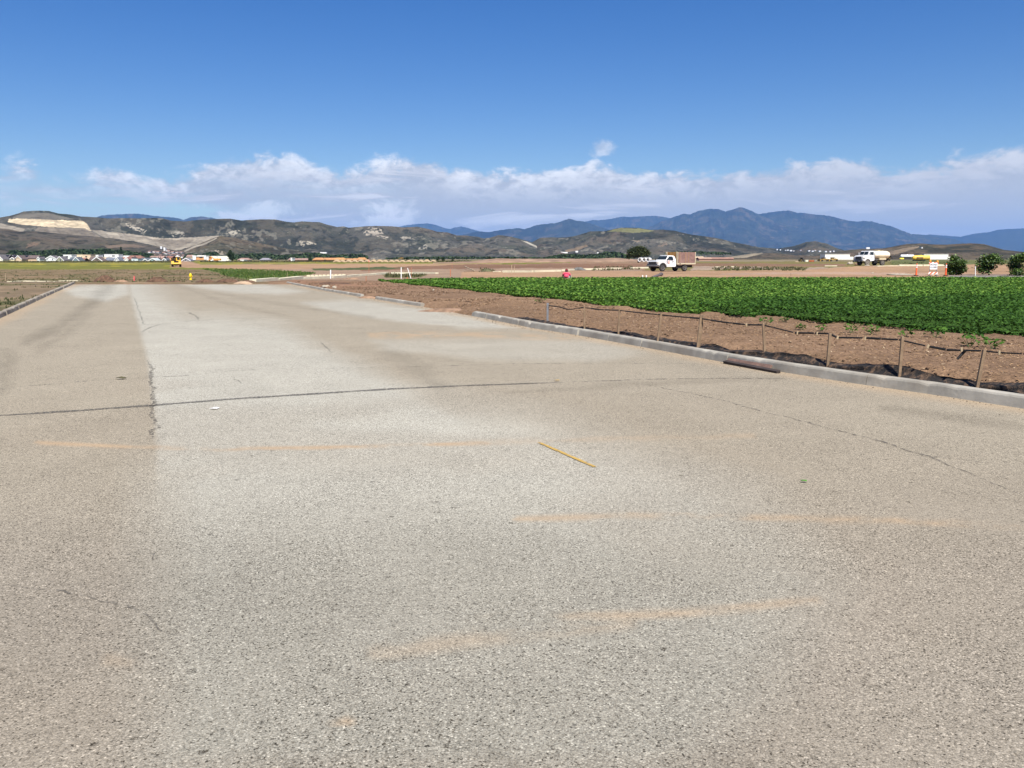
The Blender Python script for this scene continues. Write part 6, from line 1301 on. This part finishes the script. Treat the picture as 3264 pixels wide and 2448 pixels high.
hs_ = [
 (-10, 26, 812, 832.5, 700, CRE, RG, 'pale house with gray roof and solar panel, cut by the left edge', 'side', .45, [(13, 825, 4, 2.5)], (8, 24)),
 (-14, 10, 815, 832.5, 690, (.70, .69, .58), RG, 'pale gable at the very left edge of the estate', 'gable', .3, [], None),
 (14, 46, 813, 832.6, 715, (.68, .60, .42), RG, 'cream house with brownish roof, second roof from the left edge', 'side', .5, [], (37, 50)),
 (16, 33, 819, 832.6, 702, (.72, .64, .46), RB, 'cream left gable beside the arched window house', 'gable', .45, [], None),
 (33, 47, 821, 832.6, 698, (.72, .64, .42), RB, 'cream small gable with a dark round window', 'gable', .6, [(39.5, 825.8, 5, 4.5)], None),
 (56, 119, 814, 832.6, 712, TANW, RB, 'long tan house with brown roof and black solar panels', 'side', .52, [(72, 825.3, 5, 2.6), (87, 825.3, 3, 2.6), (92, 825.3, 3, 2.6)], (68, 85)),
 (47, 70, 815, 832.6, 700, (.60, .47, .33), RB, 'tan gable end at the left of the long tan house', 'gable', .35, [(58, 825, 1.4, 4)], None),
 (118, 146, 822.5, 832.8, 710, (.74, .75, .70), RG, 'low white wing with gray roof left of the white gable', 'side', .55, [], None),
 (118, 128, 819.5, 832.8, 704, (.62, .66, .66), RG, 'narrow pale blue gable between tan and white houses', 'gable', .55, [], None),
 (147, 179, 816, 833, 700, (.72, .74, .74), RG, 'big white gable front left of the sage green house', 'gable', .5, [(152, 827, 1.5, 2.5), (167.5, 827, 3, 4.5)], None),
 (178, 204, 818, 833.2, 700, SAGE, RG, 'sage green gable house with white trim', 'gable', .2, [(192.5, 829, 4, 5)], None),
 (203, 229, 813, 833.5, 745, WHT, WHT, 'white flat roofed two storey block with open terrace', 'flat', 1, [(213.5, 819, 10, 4.5), (226, 820, 1.8, 2)], None),
 (220, 252, 820.5, 833.4, 715, GRYB, RS, 'gray roofed house joined to the teal gable', 'side', .5, [(231, 829, 11, 2.2)], None),
 (231, 254, 820.5, 833.4, 700, TEAL, RS, 'teal gable with white barge boards', 'gable', .1, [(243, 829, 2.4, 3)], None),
 (240, 264, 812.5, 826, 790, CREAM2, CREAM2, 'cream flat roofed upper storey behind the teal gable', 'flat', 1, [(253, 819, 1.5, 2.5), (261, 818.5, 1.5, 2.5)], None),
 (252, 268, 822, 833.4, 712, RED, RR, 'small house under a red tiled roof', 'side', .35, [(255, 828.5, 4, 3)], None),
 (265, 290, 813, 833.5, 760, (.66, .50, .35), CREAM2, 'beige flat roofed block with a dark window hole', 'flat', 1, [(276, 818.5, 6, 3.8), (271, 830, 5, 4)], None),
 (288, 315, 813.5, 833.5, 775, (.78, .70, .58), WHT, 'off white flat roofed block with parapet humps', 'flat', 1, [(296, 817, 12, 1.5)], None),
 (283, 306, 818, 832, 725, RB, RB, 'brown roofed house in front of the flat white blocks', 'side', .3, [], None),
 (290, 328, 819.5, 834, 700, BRN, RB, 'brown gable house with bold white barge boards', 'gable', .08, [(309, 828.5, 9, 3)], None),
 (327, 342, 821, 832, 730, CREAM2, BEIGE, 'beige narrow block right of the brown gable', 'flat', 1, [], None),
 (333, 378, 811.5, 824, 790, (.76, .70, .54), WHT, 'long cream flat block standing over the gray roof', 'flat', 1, [(348, 818, 2, 3), (362, 816, 9, 3.5)], None),
 (334, 382, 821, 834, 710, GRYB, (.20, .22, .26), 'slate gray roofed house with long ridge', 'side', .35, [(351, 829.3, 4, 2), (361, 829, 6, 1.6)], None),
 (363, 382, 821, 834, 700, (.60, .62, .62), (.20, .22, .26), 'white framed gable at the right of the slate roof', 'gable', .1, [], None),
 (378, 402, 820, 834, 715, (.34, .18, .14), RR, 'red roofed house with a black round hole in its front', 'side', .4, [(389, 827.5, 4, 3.5)], None),
 (389, 412, 815.5, 821, 800, WHT, WHT, 'white flat top behind the red roofed house', 'flat', 1, [], None),
 (396, 410, 821.5, 834, 700, WHT, RR, 'small bright white gable right of the red roof', 'gable', .5, [], None),
 (410, 431, 820, 834, 720, BRN, RK, 'house with a near black hip roof', 'hip', .4, [(414, 829, 3, 3)], None),
 (419, 440, 826, 834.3, 700, (.58, .68, .70), (.5, .55, .55), 'pale aqua low front below the black roof', 'flat', 1, [(427, 829.5, 3, 2.5)], None),
 (402, 452, 814.5, 828, 790, RED, (.30, .15, .11), 'broad rust red roof rising behind the black roof', 'hip', .4, [(431, 817, 4, 3)], None),
 (448, 502, 822, 834.5, 720, (.25, .27, .29), RS, 'long gray roofed house with two teal gables', 'side', .35, [], None),
 (454, 472, 825.5, 835, 700, (.33, .46, .47), RS, 'left teal gable under the long gray roof', 'gable', .3, [(464, 831, 3, 3)], None),
 (474, 500, 823.5, 835, 700, (.36, .50, .52), (.6, .68, .68), 'right teal gable with pale trim under the gray roof', 'gable', .35, [(491, 831, 5, 3)], None),
 (478, 502, 815.5, 824, 800, (.52, .40, .24), RP, 'ochre house above the right teal gable', 'side', .6, [(494, 819.5, 5, 2.5)], None),
 (500, 520, 816, 834, 760, (.44, .27, .19), RP, 'brick brown house right of the teal gables', 'side', .6, [(506, 820, 2.4, 3), (512, 820, 2, 3)], None),
 (517, 531, 823.5, 835, 705, (.45, .48, .48), RS, 'pale gray gable house left of the dump truck', 'gable', .5, [(521.5, 831, 3, 4)], None),
 (519, 531, 817.5, 825, 800, (.50, .46, .52), RB, 'lilac gray house behind the pale gray gable', 'flat', 1, [(526, 820, 2, 3)], None),
 (529, 549, 816, 826, 790, (.38, .17, .11), RR, 'rust red house just left of the dump truck cab', 'side', .5, [(534, 820, 5, 2.5)], None),
 (531, 548, 823, 834.5, 712, (.55, .42, .28), RO, 'house with orange roof beside the dump truck', 'side', .5, [(537, 831, 3, 3)], None),
 (580, 607, 823, 835, 710, (.30, .29, .31), (.22, .22, .25), 'gray gable house just right of the dump truck', 'gable', .35, [(592, 830, 4, 4)], None),
 (594, 612, 812.5, 826, 900, (.66, .52, .34), RP, 'yellowish house above the gray gable', 'side', .6, [(600, 818, 2, 2)], None),
 (614, 624, 815, 826, 820, WHT, WHT, 'small white block left of the timber framed house', 'flat', 1, [], None),
 (625, 651, 813.5, 826.5, 800, (.60, .30, .12), (.70, .66, .58), 'timber framed house with a wide dark opening', 'side', .7, [(641, 820, 10, 5)], None),
 (650, 657, 815.5, 825, 790, WHT, WHT, 'slim white block right of the timber framed house', 'flat', 1, [], None), (658, 665, 818, 827, 780, (.70, .66, .64), WHT, 'little whitish block left of the excavator', 'flat', 1, [], None),
 (757, 793, 822.5, 834, 720, (.60, .52, .44), RP, 'low house with pinkish roof right of the dark tree', 'hip', .55, [(766, 831, 2, 2)], None), (766, 778, 828.5, 834, 700, WHT, WHT, 'white garage front under the pinkish roof', 'flat', 1, [], None),
 (828, 858, 822.5, 833, 760, (.40, .38, .44), (.33, .31, .35), 'lavender gray house far right of the dark tree', 'hip', .5, [(843, 829, 3, 2)], None),
 (920, 986, 823.5, 832, 700, (.30, .17, .12), RP, 'long low house with pinkish roof and white chimney', 'side', .5, [(950, 830, 3, 2)], None), (927, 931.5, 822.5, 832, 690, WHT, WHT, 'white tower at the end of the long pinkish roof', 'flat', 1, [], None),
 (996, 1032, 821.5, 832, 690, (.34, .16, .09), RO, 'house under orange tiles, first right of the conifer', 'hip', .45, [], None), (1030, 1068, 822, 832, 720, (.36, .18, .10), RO, 'house under orange tiles, second right of the conifer', 'side', .45, [], None),
 (1062, 1100, 821.5, 832, 690, (.34, .16, .09), (.64, .34, .13), 'house under the brightest orange roof of the row', 'hip', .45, [], None), (1098, 1120, 824, 832, 740, (.40, .24, .15), RO, 'small orange roof in the middle of the row', 'side', .5, [], None),
 (1119, 1142, 823.5, 832.5, 700, (.36, .17, .10), RO, 'orange roofed house with a pale chimney box', 'hip', .45, [], None), (1135, 1166, 821, 832, 720, (.34, .16, .09), (.62, .32, .13), 'orange roofed house at the right end of the row', 'hip', .45, [], None),
 (2205, 2244, 817.5, 826, 620, (.30, .18, .14), (.62, .48, .32), 'low house with pale roof right of the flatbed truck', 'side', .5, [(2212, 823, 9, 4)], None), (2228, 2268, 820.5, 828, 600, (.52, .28, .21), (.55, .36, .26), 'pinkish brick house under construction', 'side', .55, [], None),
 (2262, 2338, 820.5, 827.5, 640, (.40, .24, .18), (.42, .24, .18), 'long low reddish roof on the right side', 'side', .5, [], None)]
for u0, u1, vt, vb, d, wl, rf, l, kind, ev, wins, sol in hs_:
    house(u0, u1, vt, vb, d, wl, rf, l, kind, ev, wins, solar=sol, trim=(kind == 'gable' and u0 < 620))
# the long white buildings and trailers
def white_building(u0, u1, vt, vb, d, label, wins=(), ext=None, mat=(.80, .77, .66), split=None):
    s = d / F; p = at((u0 + u1) / 2, vb, d); W = (u1 - u0) * s; H_ = (vb - vt) * s; root = empty('white_building', p, 0, label, 'building'); m = MB(); m.box((0, 3, H_ / 2 - .3), (W, 6, H_ + .6)); m.build('wall', pm('building_white', (.80, .78, .70), .6, .04, .5), root)
    m = MB(); m.box((0, 3, H_ + .08), (W + .2, 6.2, .16)); m.build('roof', pm('roof_white', (.74, .73, .68), .6), root)
    for u, v, ww, wh in wins: m = MB(); m.box(((u - (u0 + u1) / 2) * s, -.02, (vb - v) * s), (ww * s, .1, wh * s)); m.build('window', winm, root)
    if ext: m = MB(); m.box(((ext[0] + ext[1] - u0 - u1) / 2 * s, 3, (vb - ext[2]) * s / 2 - .3), ((ext[1] - ext[0]) * s, 5, (vb - ext[2]) * s + .6)); m.build('annex', pm('building_white', (0, 0, 0)), root)
    if split: m = MB(); m.box(((split - (u0 + u1) / 2) * s, -.03, H_ * .5), (1.6 * s, .1, H_)); m.build('joint', pm('joint_grey', (.55, .56, .56), .7), root)
white_building(673, 728, 816.5, 829.5, 640, 'long white trailer building left of the dark tree', [(725, 824.5, 1.4, 3)], split=693)
white_building(2630, 2708, 811, 823, 380, 'long white building above the yellow earth movers', ext=(2707, 2721, 818.5)); white_building(2945, 3022, 811, 822.5, 380, 'long white building left of the first orchard tree', ext=(3021, 3031, 818.5))
# distant town on the slope
def far_house(u, v, w_, h, layer, label, grp, wall, roof=RP, flat=False):
    b = layer.hit(u, v); d = b.y; s = d / F; b.y -= 6; b.z -= .5
    house(u - w_ / 2, u + w_ / 2, v - h, v, d, wall, roof, label, 'flat' if flat else random.choice(['gable', 'side', 'hip']), .6, [], grp, 'far_house', False, 8, None, b)
tl = 'tiny pale house in the distant hillside town above the dump truck'
for u, v, w_, h, wl in [(480, 804.5, 8, 5.5, WHT), (493.5, 804.5, 12, 5, (.6, .55, .55)), (506.5, 806, 9, 6, WHT), (536, 801, 7, 5, (.6, .62, .62)), (526, 808, 9, 6, WHT), (541, 805, 8, 7, (.42, .46, .44)), (552, 807, 10, 6.5, WHT), (566, 807, 10, 5, (.66, .6, .6)), (579, 806.5, 10, 5, WHT),
                        (531, 810, 14, 4, WHT), (541, 811.5, 8, 5, (.66, .70, .68)), (546, 814, 8, 4, (.42, .5, .5)), (570, 815, 8, 4.5, WHT), (585, 815, 7, 4, (.7, .6, .5)), (600, 817, 9, 6, (.7, .6, .42)), (606, 821, 6, 4.5, WHT), (584, 822, 8, 6, WHT), (571, 818.5, 5, 4, WHT), (558, 812, 14, 4, BRN), (495, 811, 10, 2, BRN), (477, 813, 9, 3, RED), (489, 815, 10, 4, (.6, .45, .28)), (515, 815, 9, 4, BRN), (620, 812, 10, 3.5, WHT), (634, 809, 8, 3, (.6, .58, .55)), (642, 812, 9, 4, RB)]:
    far_house(u, v, w_, h, hf, tl, 'distant hillside town', wl)
b = hf.hit(514, 793.5); s = b.y / F; m = MB(); m.lathe([(3.1 * s, -1), (3.1 * s, 7 * s), (2.6 * s, 7.6 * s)], 16); o = m.build('water_tank', wallm((.70, .70, .70))); o.location = b; tag(o, 'round pale water tank on the slope above the town', 'tank')
b = hf.hit(524, 799); s = b.y / F; house(522, 527, 790.5, 800, b.y, WHT, WHT, 'white tower, tallest block of the hillside town', 'flat', 1, [(523.5, 796, 1, 1.5)], None, 'tower_block', False, 6, None, b)
tr = 'tiny white house in the far town below the blue mountain'
for u, v, w_ in [(2503, 799, 4), (2510, 799, 6), (2520, 800, 7), (2529, 801, 4), (2578, 801, 6), (2589, 802, 6), (2597, 799, 5), (2612, 802, 6), (2631, 803, 6), (2645, 803, 5), (2656, 802, 4), (2476, 797, 4), (2486, 798, 4), (2552, 799, 5)]:
    far_house(u, v, w_, 3.2, he, tr, 'far town below the mountain', (.70, .71, .74), flat=random.random() < .5)
far_house(2765, 791.5, 11, 5, he, 'lone white block on the ridge above the water truck', None, WHT, flat=True)
for k, (u, v, w_, h, l) in enumerate([(1032, 806.5, 20, 3, 'long white roofed shed among the trees below the hills'), (1798, 806, 22, 3, 'long pale shed at the foot of the green topped hill'), (1838, 803.5, 8, 4, 'small white house at the foot of the green topped hill'), (2934, 790, 4, 2.5, 'white speck of a house on the low right hill'), (1905, 807, 4, 3, 'white dot of a house by the dark wood')]):
    far_house(u, v, w_, h, {0: hb, 1: hc, 2: hc, 3: hd, 4: hc}[k], l, None, WHT, WHT, True)

# ------------------------------------------------------------------ loose bits on road and soil
def bits(name, x, y, z, r, tint, mat):
    n = len(x); C = np.stack([x, y, z], -1); o6 = A_([(1, 0, 0), (-1, 0, 0), (0, 1, 0), (0, -1, 0), (0, 0, 1), (0, 0, -1)], float)
    V = C[:, None, :] + o6[None] * (r[:, None] * RNG.uniform(.55, 1.2, (n, 6)))[:, :, None] * A_((1, 1, .7))
    f = A_([(0, 2, 4), (2, 1, 4), (1, 3, 4), (3, 0, 4), (2, 0, 5), (1, 2, 5), (3, 1, 5), (0, 3, 5)]); Fc = (np.arange(n)[:, None, None] * 6 + f[None]).reshape(-1, 3)
    tag(np_mesh(name, V.reshape(-1, 3), Fc, mat, attrs={'tint': np.repeat(tint, 6)}), kind='stuff')
n = 1500; y = RNG.uniform(6, 50, n); x = xr(y) - (.03 + RNG.exponential(.16, n)) / .9
y2 = RNG.uniform(2.5, 30, 420); x2 = xl(y2) + (xr(y2) - xl(y2)) * RNG.random(420); y = np.concatenate([y, y2]); x = np.concatenate([x, x2]); m_ = len(x)
bits('loose_gravel', x, y, np.full(m_, .006), RNG.uniform(.003, .010, m_) * np.where(np.arange(m_) < n, 1, .5) * (1 + (y > 18) * .5), RNG.random(m_), attr_mat('loose_bits', 'tint', [(0, (.07, .05, .035)), (.5, (.20, .15, .10)), (.85, (.33, .27, .20)), (1, (.5, .46, .40))], .9))
n = 9000; y = RNG.uniform(9, 60, n); s = RNG.uniform(.35, 7, n); x = xr(y) + s / .9; c = np.interp(x, cn[:, 0], cn[:, 1]); k = (y < c + .1) & ((fbm(x * .8, y * .8, 55, 3) > .5) | (c - y < 1.2)); x, y = x[k], y[k]; m_ = len(x)
bits('soil_clods', x, y, zt(x, y) + .005, RNG.uniform(.008, .04, m_) * (1 + (y > 25)), RNG.random(m_), attr_mat('clod_soil', 'tint', [(0, (.075, .045, .027)), (.6, (.17, .105, .063)), (1, (.27, .185, .12))], .95))
def split_pieces(names):
    for o in [q for q in bpy.data.objects if q.type == 'MESH' and q.name.split('.')[0] in names]:
        bm = bmesh.new(); bm.from_mesh(o.data); bm.verts.ensure_lookup_table(); seen = set(); isl = []
        for v in bm.verts:
            if v.index in seen: continue
            st = [v]; seen.add(v.index); g = []
            while st:
                q = st.pop(); g.append(q.index)
                for e in q.link_edges:
                    w_ = e.other_vert(q)
                    if w_.index not in seen: seen.add(w_.index); st.append(w_)
            isl.append(set(g))
        if len(isl) > 1:
            for g in isl[1:]:
                b2 = bm.copy(); b2.verts.ensure_lookup_table(); bmesh.ops.delete(b2, geom=[v for v in b2.verts if v.index not in g], context='VERTS'); me = bpy.data.meshes.new(o.data.name); b2.to_mesh(me); b2.free(); me.materials.append(o.data.materials[0])
                c = o.copy(); c.data = me; COL.objects.link(c)
            bmesh.ops.delete(bm, geom=[v for v in bm.verts if v.index not in isl[0]], context='VERTS'); bm.to_mesh(o.data)
        bm.free()
split_pieces({'tie', 'fender_flare', 'door_gap', 'spray_nozzle', 'grille_bar', 'radiator_bar', 'tank_hatch', 'lug_nut', 'emblem_mark'})

# ------------------------------------------------------------------ air between here and the mountains
def build_haze():
    b = MB(); b.box((0, 9000, 690), (74000, 64000, 1400)); 
    m = bpy.data.materials.new('blue_air'); m.use_nodes = True; t = NT(m.node_tree); t.n.clear()
    v = t.new('ShaderNodeVolumePrincipled'); v.inputs['Color'].default_value = (.25, .50, 1.0, 1); v.inputs['Density'].default_value = 2.5e-5
    v.inputs['Density Attribute'].default_value = ''; v.inputs['Color Attribute'].default_value = ''; v.inputs['Temperature Attribute'].default_value = ''; v.inputs['Anisotropy'].default_value = 0.0
    out = t.new('ShaderNodeOutputMaterial'); t.l.new(v.outputs[0], out.inputs['Volume'])
    o = b.build('haze', m); tag(o, kind='stuff')
build_haze()
